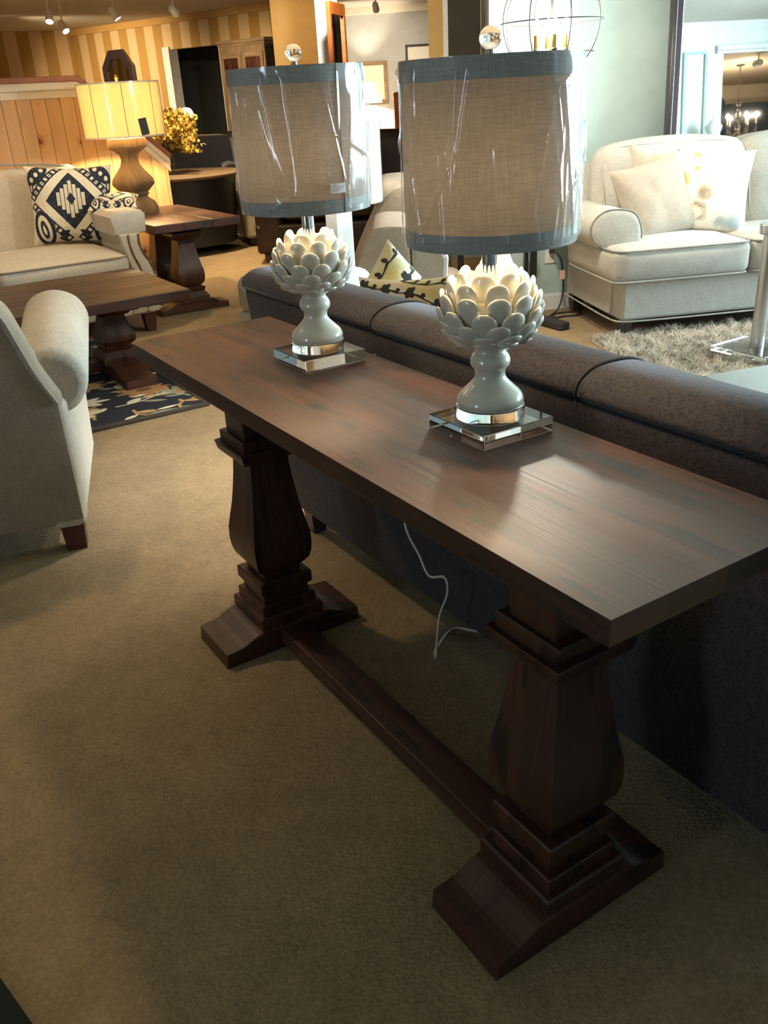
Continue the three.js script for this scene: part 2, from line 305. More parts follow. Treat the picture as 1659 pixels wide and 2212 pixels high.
function sqLoft(rows, cx = 0, cz = 0, crease = 0.5) {   // stacked squares: rows of [y, half x, half z]
  const pos = [], R = rows.map(([y, a, b]) => [[cx - a, y, cz + b], [cx + a, y, cz + b], [cx + a, y, cz - b], [cx - a, y, cz - b]]);
  const quad = (a, b, c, d) => pos.push(...a, ...b, ...c, ...a, ...c, ...d);
  for (let i = 0; i + 1 < R.length; i++) for (let k = 0; k < 4; k++) quad(R[i][k], R[i][(k + 1) % 4], R[i + 1][(k + 1) % 4], R[i + 1][k]);
  quad(R[0][3], R[0][2], R[0][1], R[0][0]); const q = R[R.length - 1]; quad(q[0], q[1], q[2], q[3]);
  const g = new THREE.BufferGeometry(); g.setAttribute('position', new THREE.BufferAttribute(new Float32Array(pos), 3)); g.computeVertexNormals();
  return uvm(toCreasedNormals(g, crease), 1, rnd(), rnd());
}
function pillowGeo(w, h, t, n = 26, pinch = 0.1, wr = 0.006, sd = 1) {   // standing pillow: width x, height y, thickness z, uv 0..1
  const P = [], U = [], I = [], row = n + 1;
  for (const s of [1, -1]) for (let j = 0; j <= n; j++) for (let i = 0; i <= n; i++) {
    const u = i / n * 2 - 1, v = j / n * 2 - 1;
    const x = u * (1 - pinch * (1 - v * v) * Math.abs(u) ** 3), y = v * (1 - pinch * (1 - u * u) * Math.abs(v) ** 3);
    const th = Math.pow(Math.max(0, (1 - u ** 4) * (1 - v ** 4)), 0.55) * (0.72 + 0.28 * (1 - u * u) * (1 - v * v));
    const k = wr * (fbm(i / n, j / n, 4, 4, sd + (s > 0 ? 0 : 40), 2) - 0.5) * th;
    P.push(x * w / 2, y * h / 2, s * (th * t / 2 + k)); U.push(s > 0 ? (u + 1) / 2 : (1 - u) / 2, (v + 1) / 2);
  }
  for (let s = 0; s < 2; s++) for (let j = 0; j < n; j++) for (let i = 0; i < n; i++) {
    const a = s * row * row + j * row + i, b = a + 1, c = a + row, d = c + 1; s ? I.push(a, c, b, b, c, d) : I.push(a, b, c, b, d, c);
  }
  const g = new THREE.BufferGeometry(); g.setAttribute('position', new THREE.Float32BufferAttribute(P, 3)); g.setAttribute('uv', new THREE.Float32BufferAttribute(U, 2)); g.setIndex(I); g.computeVertexNormals(); return g;
}
function cushion(w, h, d, x, y, z, r = 0.05, puff = 0.02, sd = 1) {      // upholstered block with crowned faces
  const g0 = new RoundedBoxGeometry(w, h, d, 8, Math.min(r, h / 2.05, w / 2.05, d / 2.05)); const p0 = g0.attributes.position;
  const g = new THREE.BoxGeometry(w, h, d, 18, 8, 18), p = g.attributes.position, rad = Math.min(r, h / 2.05, w / 2.05, d / 2.05);
  for (let i = 0; i < p.count; i++) {
    let a = [p.getX(i), p.getY(i), p.getZ(i)], H = [w / 2 - rad, h / 2 - rad, d / 2 - rad], c = a.map((q, k) => clamp(q, -H[k], H[k])), e = a.map((q, k) => q - c[k]);
    const L = Math.hypot(...e); if (L > 1e-6) a = c.map((q, k) => q + e[k] / L * rad);
    const u = a[0] / (w / 2), v = a[1] / (h / 2), q = a[2] / (d / 2);
    const top = puff * (1 - u * u) * (1 - q * q) * Math.sign(v) * Math.abs(v), fr = puff * 0.6 * (1 - u * u) * (1 - v * v) * Math.sign(q) * Math.abs(q) ** 3, sdx = puff * 0.6 * (1 - q * q) * (1 - v * v) * Math.sign(u) * Math.abs(u) ** 3;
    const nz = 0.006 * (fbm(u * 0.5 + 0.5, q * 0.5 + 0.5, 3, 3, sd, 2) - 0.5);
    p.setXYZ(i, a[0] + sdx, a[1] + top + nz, a[2] + fr);
  }
  g0.dispose(); g.computeVertexNormals();
  // smooth normals over the coincident edge points
  const map = new Map(), nn = g.attributes.normal, key = i => `${p.getX(i).toFixed(5)},${p.getY(i).toFixed(5)},${p.getZ(i).toFixed(5)}`;
  for (let i = 0; i < p.count; i++) { const k = key(i); if (!map.has(k)) map.set(k, [0, 0, 0]); const m = map.get(k); m[0] += nn.getX(i); m[1] += nn.getY(i); m[2] += nn.getZ(i); }
  for (let i = 0; i < p.count; i++) { const m = map.get(key(i)), l = Math.hypot(...m) || 1; nn.setXYZ(i, m[0] / l, m[1] / l, m[2] / l); }
  g.translate(x, y, z); return uvm(g);
}
function welt(w, d, x, y, z, r = 0.006, rc = 0.05) {    // piping round a cushion edge in a level plane
  const a = w / 2, b = d / 2, pts = []; for (const [sx, sz, t0] of [[1, 1, 0], [-1, 1, 1], [-1, -1, 2], [1, -1, 3]]) for (let k = 0; k <= 4; k++) { const t = (t0 + k / 4) * Math.PI / 2; pts.push([x + sx * (a - rc) + rc * Math.cos(t), y, z + sz * (b - rc) + rc * Math.sin(t)]); }
  return tube(pts, r, 80, 6, true);
}
function wallGeo(L, y0, y1, th, holes = []) {           // local x from 0 to L, thickness towards -z; holes [x0, x1, y0, y1]
  const gs = [], xs = [0, L, ...holes.flatMap(h => [h[0], h[1]])].sort((a, b) => a - b);
  for (let i = 0; i + 1 < xs.length; i++) {
    const a = xs[i], b = xs[i + 1]; if (b - a < 1e-4) continue; const m = (a + b) / 2, h = holes.find(q => m > q[0] && m < q[1]);
    const add = (ya, yb) => { if (yb - ya > 1e-4) gs.push(box(b - a, yb - ya, th, m, (ya + yb) / 2, -th / 2)); };
    if (!h) add(y0, y1); else { add(y0, h[2]); add(h[3], y1); }
  }
  return gs;
}
function wall(name, a, b, y0, y1, th, mat, label, holes) {  // visible face is on the left-hand side going from a to b seen from above... (+z of its own frame)
  const L = Math.hypot(b[0] - a[0], b[1] - a[1]), m = struct(name, wallGeo(L, y0, y1, th, holes), mat, label);
  m.position.set(a[0], 0, a[1]); m.rotation.y = -Math.atan2(b[1] - a[1], b[0] - a[0]); return m;
}
function pointLamp(color, cd, pos, parent, size = 1.5) { const l = new THREE.PointLight(new THREE.Color(...color), cd, 0, 2); l.position.set(...pos); l.castShadow = true; l.shadow.radius = size; (parent || scene).add(l); return l; }
function spot(color, cd, pos, target, angle, pen = 0.6, size = 3) {
  const l = new THREE.SpotLight(new THREE.Color(...color), cd, 0, angle, pen, 2); l.position.set(...pos); l.target.position.set(...target); l.castShadow = true; l.shadow.radius = size; scene.add(l); scene.add(l.target); return l;
}

// ---------------------------------------------------------------- the showroom itself
struct('floor', box(34, 0.1, 24, -2.5, -0.05, -2), M.carpet, 'tan wall to wall carpet of the showroom');
struct('ceiling', box(34, 0.12, 24, -2.5, CEIL + 0.06, -2), M.ceiling, 'cream showroom ceiling');
wall('wall_north', [-19.4, -13.5], [14, -13.5], 0, CEIL, 0.2, M.paleWall, 'outer wall at the far side of the showroom');
wall('wall_east', [14, -13.5], [14, 9.5], 0, CEIL, 0.2, M.paleWall, 'outer wall at the right of the showroom').rotation.y = -Math.PI / 2;
wall('wall_south', [14, 5.6], [-19.4, 5.6], 0, CEIL, 0.2, M.beigeWall, 'beige wall with the glazed door behind the camera', [[12.28, 12.88, 0.45, 2.2]]);
wall('wall_west', [-17.1, 5.6], [-16.1, -4.53], 0, CEIL, 0.2, M.stripe, 'gold striped wallpaper wall at the far left');
wall('wall_outer', [-19.4, 9.5], [-19.4, -13.5], 0, CEIL, 0.2, M.paleWall, 'outer wall behind the striped rooms');
wall('wall_mint', wp(-0.47, 0), wp(WIN_S, 0), 0, CEIL, 0.14, M.mint, 'pale mint green wall behind the cream sofa');
wall('wall_window', wp(WIN_S, 0), wp(WIN_S, 6.2), 0, CEIL, 0.2, M.white, 'white wall with the wide shop window', [[WIN_O - WIN_W / 2, WIN_O + WIN_W / 2, WIN_Y0, WIN_Y1]]);
wall('wall_behind', wp(2.9, 6.2), wp(-5.0, 6.2), 0, CEIL, 0.14, M.darkWall, 'dark painted wall behind the place of the camera');
wall('wall_right', wp(WIN_S, 6.2), wp(2.9, 6.2), 0, CEIL, 0.14, M.white, 'white wall with an opening, seen in the tall mirror', [[0.3, 1.42, 0, 2.27]]);
wall('wall_grey', [-3.98, -3.80], [-2.4, -5.85], 0, CEIL, 0.12, M.greyWall, 'warm grey wall beyond the mint wall');
wall('wall_stripe', [-16.1, -4.53], [-10.75, -6.66], 0, CEIL, 0.16, M.stripe, 'gold and cream striped wallpaper wall with a dark doorway', [[2.55, 3.72, 0, 2.12]]);
wall('wall_gold', [-8.6, -4.82], [-8.30, -5.37], 0, CEIL, 0.14, M.gold, 'plain gold end wall beside the white column');
wall('wall_dark', [-16.3, -6.2], [-12.75, -7.62], 0, CEIL, 0.1, M.darkWall, 'dark grey wall seen through the doorway');
wall('wall_pale', [-13.6, -6.4], [-9.5, -12.6], 0, CEIL, 0.12, M.paleWall, 'pale blue grey wall of the far bedroom display');
wall('wall_far_right', wp(9.2, 11), wp(2.4, 11), 0, CEIL, 0.12, M.beigeWall, 'beige back wall of the room in the mirror');
wall('wall_navy', wp(9.1, 10.3), wp(6.75, 10.3), 0, 2.05, 0.12, M.navy, 'dark navy partition mirrored behind the candle chandelier');
wall('wall_beige', wp(9.2, 6.4), wp(9.2, 11.1), 0, CEIL, 0.1, M.beigeWall, 'beige side wall of the room in the mirror');
{ // lower ceiling of the room seen in the mirror
  const c = struct('ceiling_lower', box(4.7, 0.06, 6.6, 0, 2.44, 0), M.beigeWall, 'low beige ceiling seen in the tall mirror'); const [x, z] = wp(5.8, 8.75); c.position.set(x, 0, z); c.rotation.y = -ANG;
}
{ // trim
  const t = (name, geo, mat, label, a, turn) => { const m = struct(name, geo, mat, label); m.position.set(a[0], 0, a[1]); m.rotation.y = turn; return m; };
  const TH = Math.PI / 2 - ANG;                          // turn of things that stand with their back to the mint wall
  t('baseboard_mint', [box(6.1, 0.085, 0.015, 3.0 - 0.4, 0.0425, 0.0075), box(6.1, 0.012, 0.01, 2.6, 0.091, 0.005)], M.white, 'white baseboard along the mint wall', wp(0, 0), TH);
  t('trim_1', box(0.10, CEIL, 0.17, 0.0, CEIL / 2, -0.07), M.white, 'white corner board at the end of the mint wall', wp(-0.42, 0), TH);
  t('trim_2', [box(1.35, 0.05, 0.05, 0, 2.30, 0), box(1.35, 0.03, 0.03, 0, 2.255, 0)], M.white, 'white moulding over the opening in the mirror', wp(4.85, 6.17), TH);
  t('trim_3', [box(0.03, 2.25, 0.02, -0.14, 1.125, 0), box(0.03, 2.25, 0.02, 0.14, 1.125, 0), box(0.31, 0.03, 0.02, 0, 2.26, 0)], M.mint, 'pale panel moulding on the white wall in the mirror', wp(3.9, 6.18), TH);
  t('baseboard_grey', box(2.5, 0.09, 0.015, 1.25, 0.045, 0.008), M.white, 'white baseboard along the grey wall', [-3.98, -3.80], -Math.atan2(-2.05, 1.58));
  t('trim_4', box(7.4, 0.11, 0.09, 3.7, CEIL - 0.055, 0.045), M.mould, 'cream crown moulding of the far bedroom display', [-13.6, -6.4], -Math.atan2(-6.2, 4.1));
  t('trim_5', box(5.75, 0.10, 0.05, 2.88, CEIL - 0.05, 0.025), M.gold, 'gold cornice over the striped wall', [-16.1, -4.53], -Math.atan2(-2.13, 5.35));
  t('trim_6', [box(0.16, 2.16, 0.2, 2.48, 1.08, -0.06), box(0.05, 2.16, 0.2, 3.74, 1.08, -0.06)], M.white, 'white door jamb of the dark doorway', [-16.1, -4.53], -Math.atan2(-2.13, 5.35));
  // free-standing posts
  const p1 = struct('trim_7', box(0.092, CEIL, 0.10, 0, CEIL / 2, 0), M.gold, 'gold painted post edge between the far rooms'); p1.position.set(-2.95, 0, -3.10); p1.rotation.y = 0.93;
  const p2 = struct('trim_8', box(0.03, CEIL, 0.11, 0.061, CEIL / 2, 0), M.white, 'narrow white board on the gold post'); p2.position.set(-2.95, 0, -3.10); p2.rotation.y = 0.93;
  const p3 = struct('trim_9', box(0.21, CEIL, 0.36, 0, CEIL / 2, -0.1), M.white, 'white square column by the gold wall'); p3.position.set(-6.12, 0, -4.15); p3.rotation.y = 1.05;
}
{ // shop window: glowing panes in a white frame
  const g = struct('window_1', (() => {
    const w = WIN_W, h = WIN_Y1 - WIN_Y0, r = [];
    for (let k = 0; k <= 4; k++) r.push(box(0.07, h, 0.09, -w / 2 + w * k / 4, 0, 0)); r.push(box(w, 0.07, 0.09, 0, -h / 2 + 0.03, 0), box(w, 0.07, 0.09, 0, h / 2 - 0.03, 0)); return r;
  })(), M.white, 'white framed shop window');
  const [x, z] = wp(WIN_S + 0.06, WIN_O); g.position.set(x, (WIN_Y0 + WIN_Y1) / 2, z); g.rotation.y = -ANG;
  for (let k = 0; k < 4; k++) { const p = mesh('window_pane', box(WIN_W / 4 - 0.06, WIN_Y1 - WIN_Y0 - 0.08, 0.012, -WIN_W / 2 + WIN_W * (k + 0.5) / 4, 0, -0.05), M.windowGlow, g); p.castShadow = false; }
}
{ // glazed door light
  const g = struct('window_2', [box(0.05, 1.75, 0.08, -0.3, 0, 0), box(0.05, 1.75, 0.08, 0.3, 0, 0), box(0.6, 0.05, 0.08, 0, 0.87, 0), box(0.6, 0.05, 0.08, 0, -0.87, 0)], M.white, 'white framed glazed door behind the camera'); g.position.set(1.42, 1.325, 5.62);
  mesh('window_pane', box(0.56, 1.7, 0.01, 0, 0, 0.03), M.windowGlow, g).castShadow = false;
}
// knotty pine half wall with a raked end, each plank a piece of its own
{
  const PX = -4.75, hz = z => z > -1.30 ? 1.47 : lerp(1.47, 0.95, clamp((-1.30 - z) / 0.58));
  const core = struct('wall_partition', ext([[-3.4, 0], [1.86, 0], [1.86, 0.955], [1.31, 1.46], [-3.4, 1.46]], 0.12), M.mould, 'knotty pine half wall behind the left sofa'); core.position.set(PX - 0.075, 0, 0); core.rotation.y = Math.PI / 2;
  const pm = [M.pine, M.pineB, M.pineC]; const W = 0.098; let i = 0;
  for (let z = -1.86; z < 1.6; z += W, i++) {
    const h0 = hz(z), h1 = hz(z + W), g = ext([[-(z + W) + 0.0012, 0.0], [-z - 0.0012, 0.0], [-z - 0.0012, h0], [-(z + W) + 0.0012, h1]], 0.014, 0.002);
    const m = mesh('pine_plank', uvm(g, -1, (i * 0.37) % 1, (i * 0.61) % 1), pm[i % 3], core); m.position.set(0, 0, 0.068);
  }
  mesh('end_board', uvm(ext([[1.862, 0], [1.882, 0], [1.882, 0.95], [1.862, 0.968]], 0.145, 0.002), -1), M.pineB, core);
  const rail = (off, h, d, zz, mat, name) => { // boards that follow the rake
    const pts = [[-3.4, 1.46 + off], [1.31, 1.46 + off], [1.90, 0.92 + off], [1.90, 0.92 + off + h], [1.32, 1.46 + off + h], [-3.4, 1.46 + off + h]];
    const m = mesh(name, uvm(ext(pts, d, 0.004), 0), mat, core); m.position.z = zz; };
  rail(0.0, 0.035, 0.25, 0.0, M.capWood, 'cap_rail'); rail(-0.05, 0.05, 0.20, 0.0, M.mould, 'moulding'); rail(-0.10, 0.05, 0.17, 0.0, M.mould, 'moulding');
}

// ---------------------------------------------------------------- ceiling spot fittings (their light is in the builder)
function trackHead(pos, target, color, cd, ang, label, size = 3, pen = 0.7) {
  const t = thing('track_spotlight', label, 'spotlight', pos, 0, 'track spotlights under the ceiling');
  const d = new THREE.Vector3(...target).sub(new THREE.Vector3(...pos)).normalize();
  const can = lathe([[0, -0.075], [0.032, -0.075], [0.044, -0.05], [0.05, 0.075], [0.046, 0.078], [0.044, 0.06]], 20);
  const q = new THREE.Quaternion().setFromUnitVectors(new THREE.Vector3(0, 1, 0), d);
  const c = mesh('can', can, M.plate, t); c.quaternion.copy(q);
  const l = mesh('lens', cyl(0.043, 0.043, 0.006, 0, 0.062, 0, 20), M.bulbWhite, t); l.quaternion.copy(q);
  mesh('stem', rod([0, 0.03, 0], [0, CEIL - pos[1], 0], 0.009), M.plate, t);
  const f = d.clone().multiplyScalar(0.09); const s = spot(color, cd, [pos[0] + f.x, pos[1] + f.y, pos[2] + f.z], target, ang, pen, size); return t;
}
trackHead([-10.55, 2.35, -2.75], [-9.7, 0.9, -2.3], WARM, 75, 0.6, 'white track spotlight with lit face, large one left of the octagonal mirror');
trackHead([-11.0, 2.27, -3.02], [-9.9, 0.9, -3.4], WARM, 55, 0.6, 'lower small track spotlight under the left ceiling spot');
trackHead([-10.30, 2.36, -3.49], [-9.9, 0.9, -4.2], WARM, 60, 0.6, 'white track spotlight with lit face above the octagonal mirror');
trackHead([-10.04, 2.36, -4.18], [-11.6, 1.3, -5.8], WARM, 20, 0.6, 'dim track spotlight nearest the dark doorway');
// spots over the seating groups, above the frame
const WH = [1.0, 0.92, 0.80];
{
  const [ax, az] = wp(0.75, 1.0), [bx, bz] = wp(0.55, 0.5);
  trackHead([ax, 2.45, az], [bx, 0.5, bz], WH, 9, 0.42, 'ceiling spotlight over the cream sofa', 3);
  trackHead([-2.9, 2.45, -0.2], [-3.7, 0.4, -0.7], WARM, 7, 0.75, 'ceiling spotlight over the left sofa', 3);
  trackHead([-5.4, 2.45, -2.5], [-5.4, 0, -2.6], WARM, 26, 0.9, 'ceiling spotlight over the far carpet', 3);
  trackHead([-1.2, 2.45, 0.5], [-0.3, 0, -0.2], WARM, 4.5, 0.5, 'ceiling spotlight over the armchair', 3);
  const [ex, ez] = wp(5.6, 7.6), [fx, fz] = wp(5.8, 10.5); trackHead([ex, 2.3, ez], [fx, 2.2, fz], WARM, 10, 0.9, 'ceiling spotlight in the room behind the opening', 3);
  trackHead([-4.6, 2.45, -3.4], [-6.1, 1.9, -4.1], WH, 22, 0.5, 'ceiling spotlight aimed at the white column', 3);
  trackHead([-13.2, 2.45, -2.6], [-14.4, 1.3, -4.6], WARM, 45, 0.8, 'ceiling spotlight washing the striped wall', 3);
  trackHead([-8.2, 2.45, 0.2], [-8.6, 0, -0.6], WARM, 60, 0.9, 'ceiling spotlight over the carpet behind the half wall', 3);
  trackHead([-7.2, 2.45, -3.9], [-8.4, 1.7, -5.1], WARM, 8, 0.6, 'ceiling spotlight aimed at the plain gold wall', 3);
  trackHead([-10.6, 2.45, -7.6], [-11.8, 1.4, -8.6], SOFT, 9, 0.9, 'ceiling spotlight over the far bedroom display', 3);
}

// ---------------------------------------------------------------- trestle tables
function pedestalRows(f) { return [[0.187, .050], [0.203, .050], [0.212, .060], [0.226, .0705], [0.246, .0755], [0.270, .0775], [0.300, .0765], [0.335, .0700], [0.370, .0635], [0.410, .0580], [0.450, .0535], [0.485, .0505], [0.51, .0495]].map(([y, h]) => [y, h * f, h * f]); }
function footGeo(w, len, hEnd, hMid, mid) {              // foot along z, ogee upper face, outline in (z,y) extruded along x
  const L = len / 2, up = spline([[mid, hMid], [mid + (L - mid) * 0.25, hMid * 0.93], [mid + (L - mid) * 0.6, hEnd * 1.12], [L - 0.004, hEnd]], 10);
  const pts = [[-L, 0], [L, 0], ...up.slice().reverse(), ...up.map(([a, b]) => [-a, b])];
  const g = ext(pts, w, 0.003); g.rotateY(Math.PI / 2); return g;
}
{
  const t = thing('console_table', 'long dark brown trestle console table carrying the two artichoke lamps', 'table', [0.782, 0, -0.187]);
  const L = 1.564, D = 0.374, ms = [M.wood, M.woodB, M.woodC, M.wood]; const wds = [0.088, 0.104, 0.090, 0.092]; let z = D / 2;
  wds.forEach((w, k) => {
    const g = new RoundedBoxGeometry(L, 0.035, w, 1, 0.00035); g.translate(0, 0.7425, z - w / 2); mesh('top_plank', uvm(g, 0, 0.37 * k + 0.2, 0.29 * k + 0.13), ms[k], t); z -= w;
  });
  for (const sx of [-1, 1]) {
    const x = sx * 0.519, P = new THREE.Group(); P.name = 'pedestal'; P.position.x = x; t.add(P);
    mesh('cleat', rbox(0.10, 0.166, 0.115, 0, 0.642, 0, 0.004, 1), M.woodLeg, P);
    mesh('cap', [sqLoft([[0.535, .068, .068], [0.560, .068, .068], [0.563, .066, .066]]), sqLoft([[0.508, .072, .072], [0.514, .076, .076], [0.533, .080, .080], [0.536, .079, .079]])], M.woodLeg, P);
    mesh('baluster_shaft', sqLoft(pedestalRows(1), 0, 0, 0.7), M.woodLeg, P);
    mesh('plinth', [sqLoft([[0.150, .066, .066], [0.156, .071, .071], [0.184, .071, .071], [0.188, .068, .068]]), sqLoft([[0.120, .062, .062], [0.152, .062, .062]]), sqLoft([[0.098, .074, .074], [0.124, .074, .074], [0.127, .072, .072]]), sqLoft([[0.062, .084, .084], [0.068, .086, .086], [0.094, .086, .086], [0.099, .083, .083]])], M.woodLeg, P);
    mesh('foot', uvm(footGeo(0.176, 0.386, 0.039, 0.066, 0.07), 2), M.woodLeg, P);
  }
  mesh('stretcher', rbox(0.99, 0.044, 0.074, 0, 0.034, 0, 0.003, 0), M.woodLeg, t);
}
function trestle(name, label, pos, L, D, H, sx, turn = 0, topMat = M.woodTan, legMat = M.woodTan, th = 0.05) {  // long axis is local x
  const t = thing(name, label, 'table', pos, turn); const n = 3;
  for (let k = 0; k < n; k++) mesh('top_plank', rbox(L, th, D / n, 0, H - th / 2, -D / 2 + D * (k + 0.5) / n, 0.005, 0), topMat, t);
  const f = (H - th - 0.09) / 0.56;
  for (const s of [-1, 1]) {
    const P = new THREE.Group(); P.name = 'pedestal'; P.position.x = s * sx; t.add(P);
    const b = 0.15; const rows = pedestalRows(1.15).map(([y, a]) => [b + (y - 0.187) * (H - th - 0.09 - b) / 0.323, a, a]);
    mesh('baluster_shaft', sqLoft(rows, 0, 0, 0.7), legMat, P);
    mesh('cap', [sqLoft([[H - th - 0.09, .07, .07], [H - th - 0.06, .10, .10], [H - th - 0.04, .10, .10]]), uvm(ext(spline([[-D * 0.42, 0], [-D * 0.40, -0.02], [-D * 0.3, -0.03], [-0.1, -0.045], [0.1, -0.045], [D * 0.3, -0.03], [D * 0.40, -0.02], [D * 0.42, 0]], 24), 0.09).rotateY(Math.PI / 2).translate(0, H - th, 0), 2)], legMat, P);
    mesh('plinth', [sqLoft([[0.13, .075, .075], [0.155, .085, .085], [0.165, .07, .07]]), sqLoft([[0.07, .10, .10], [0.10, .10, .10], [0.13, .078, .078]])], legMat, P);
    mesh('foot', uvm(footGeo(0.16, D * 0.84, 0.04, 0.075, 0.10), 2), legMat, P);
  }
  mesh('stretcher', rbox(2 * sx, 0.05, 0.09, 0, 0.06, 0, 0.004, 0), legMat, t);
  return t;
}
trestle('coffee_table', 'brown trestle coffee table between the armchair and the left sofa', [-2.47, 0.0145, -0.30], 1.24, 0.86, 0.45, 0.33, Math.PI / 2);
trestle('end_table', 'brown trestle end table carrying the turned wooden lamp', [-3.93, 0, -1.53], 1.10, 0.58, 0.61, 0.22, 0);

// ---------------------------------------------------------------- artichoke lamps
function petalGeo(w, l, th) {                            // egg shaped scale: base at origin, tip at +y, outer face +z, cupped
  const nu = 12, nv = 10, P = [], I = [];
  for (let j = 0; j <= nv; j++) for (let i = 0; i < nu; i++) {
    const v = (1 - Math.cos(Math.PI * j / nv)) / 2, a = i / nu * Math.PI * 2, s = Math.pow(Math.max(0, 1 - Math.abs(2 * Math.pow(v, 1.25) - 1) ** 2.3), 0.47);
    const x = Math.cos(a) * s * w / 2, y = v * l, bow = 0.09 * l * Math.sin(Math.PI * v);
    P.push(x, y, bow * 0.9 + Math.sin(a) * th / 2 * Math.min(1, s * 1.3) - x * x * 7.0);
  }
  for (let j = 0; j < nv; j++) for (let i = 0; i < nu; i++) { const a = j * nu + i, b = j * nu + (i + 1) % nu, c = a + nu, d = b + nu; I.push(a, b, c, b, d, c); }
  const g = new THREE.BufferGeometry(); g.setAttribute('position', new THREE.Float32BufferAttribute(P, 3)); g.setIndex(I); g.computeVertexNormals(); return g;
}
function wrapGeo(r, y0, y1, sd, nc = 60, nu = 420, nv = 90) {  // crumpled clear film pulled round a drum shade, with creases
  const P = [], I = [], U = [], C = 2 * Math.PI * r, H = y1 - y0, keep = seed; seed = sd * 7919 + 5;
  const cr = []; for (let k = 0; k < nc; k++) { const x = rnd() * C, y = rnd() * H, a = (rnd() < 0.72 ? Math.PI / 2 + rr(-0.22, 0.22) : rr(0.3, 2.8)), L = rnd() < 0.5 ? rr(0.04, 0.09) : rr(0.10, 0.22); cr.push([x, y, Math.cos(a), Math.sin(a), L, rr(0.0018, 0.0042), rr(0.0026, 0.0062)]); }
  for (let j = 0; j <= nv; j++) for (let i = 0; i <= nu; i++) {
    const u = i / nu, v = j / nv, a = u * Math.PI * 2, x = u * C, y = v * H; let h = 0;
    for (const [cx, cy, dx, dy, L, A, w] of cr) {
      let ex = x - cx; if (ex > C / 2) ex -= C; if (ex < -C / 2) ex += C; const ey = y - cy, t = ex * dx + ey * dy, d = -ex * dy + ey * dx;
      if (Math.abs(d) > 4 * w || Math.abs(t) > L) continue; h += A * Math.exp(-Math.abs(d) / w * 1.2) * (1 - (t / L) ** 2);
    }
    const soft = fbm(u, v, 9, 2, sd + 4, 2) - 0.5, fine = fbm(u, v, 60, 4, sd + 6, 2) - 0.5, env = sstep(0, 0.06, v) * sstep(0, 0.06, 1 - v);
    const rad = r + 0.0028 + env * (h + 0.0045 * soft + 0.0010 * fine) - 0.0012 * (1 - env);
    P.push(rad * Math.sin(a), y0 + y, rad * Math.cos(a)); U.push(u, v);
  }
  seed = keep;
  for (let j = 0; j < nv; j++) for (let i = 0; i < nu; i++) { const a = j * (nu + 1) + i, b = a + 1, c = a + nu + 1, d = c + 1; I.push(a, b, c, b, d, c); }
  const g = new THREE.BufferGeometry(); g.setAttribute('position', new THREE.Float32BufferAttribute(P, 3)); g.setAttribute('uv', new THREE.Float32BufferAttribute(U, 2)); g.setIndex(I); g.computeVertexNormals(); return g;
}
function drum(r1, r2, y0, y1, seg = 64, th = 0.0016) {      // open drum with real thickness, uv in metres
  const g = lathe([[r1, y0], [r2, y1], [r2 - th, y1], [r1 - th, y0], [r1, y0]], seg), uv = g.attributes.uv, p = g.attributes.position;
  for (let i = 0; i < p.count; i++) uv.setXY(i, uv.getX(i) * 6.283 * r1, p.getY(i)); return g;
}
const petals = [petalGeo(0.039, 0.050, 0.0095), petalGeo(0.0405, 0.057, 0.0095), petalGeo(0.038, 0.056, 0.009)];
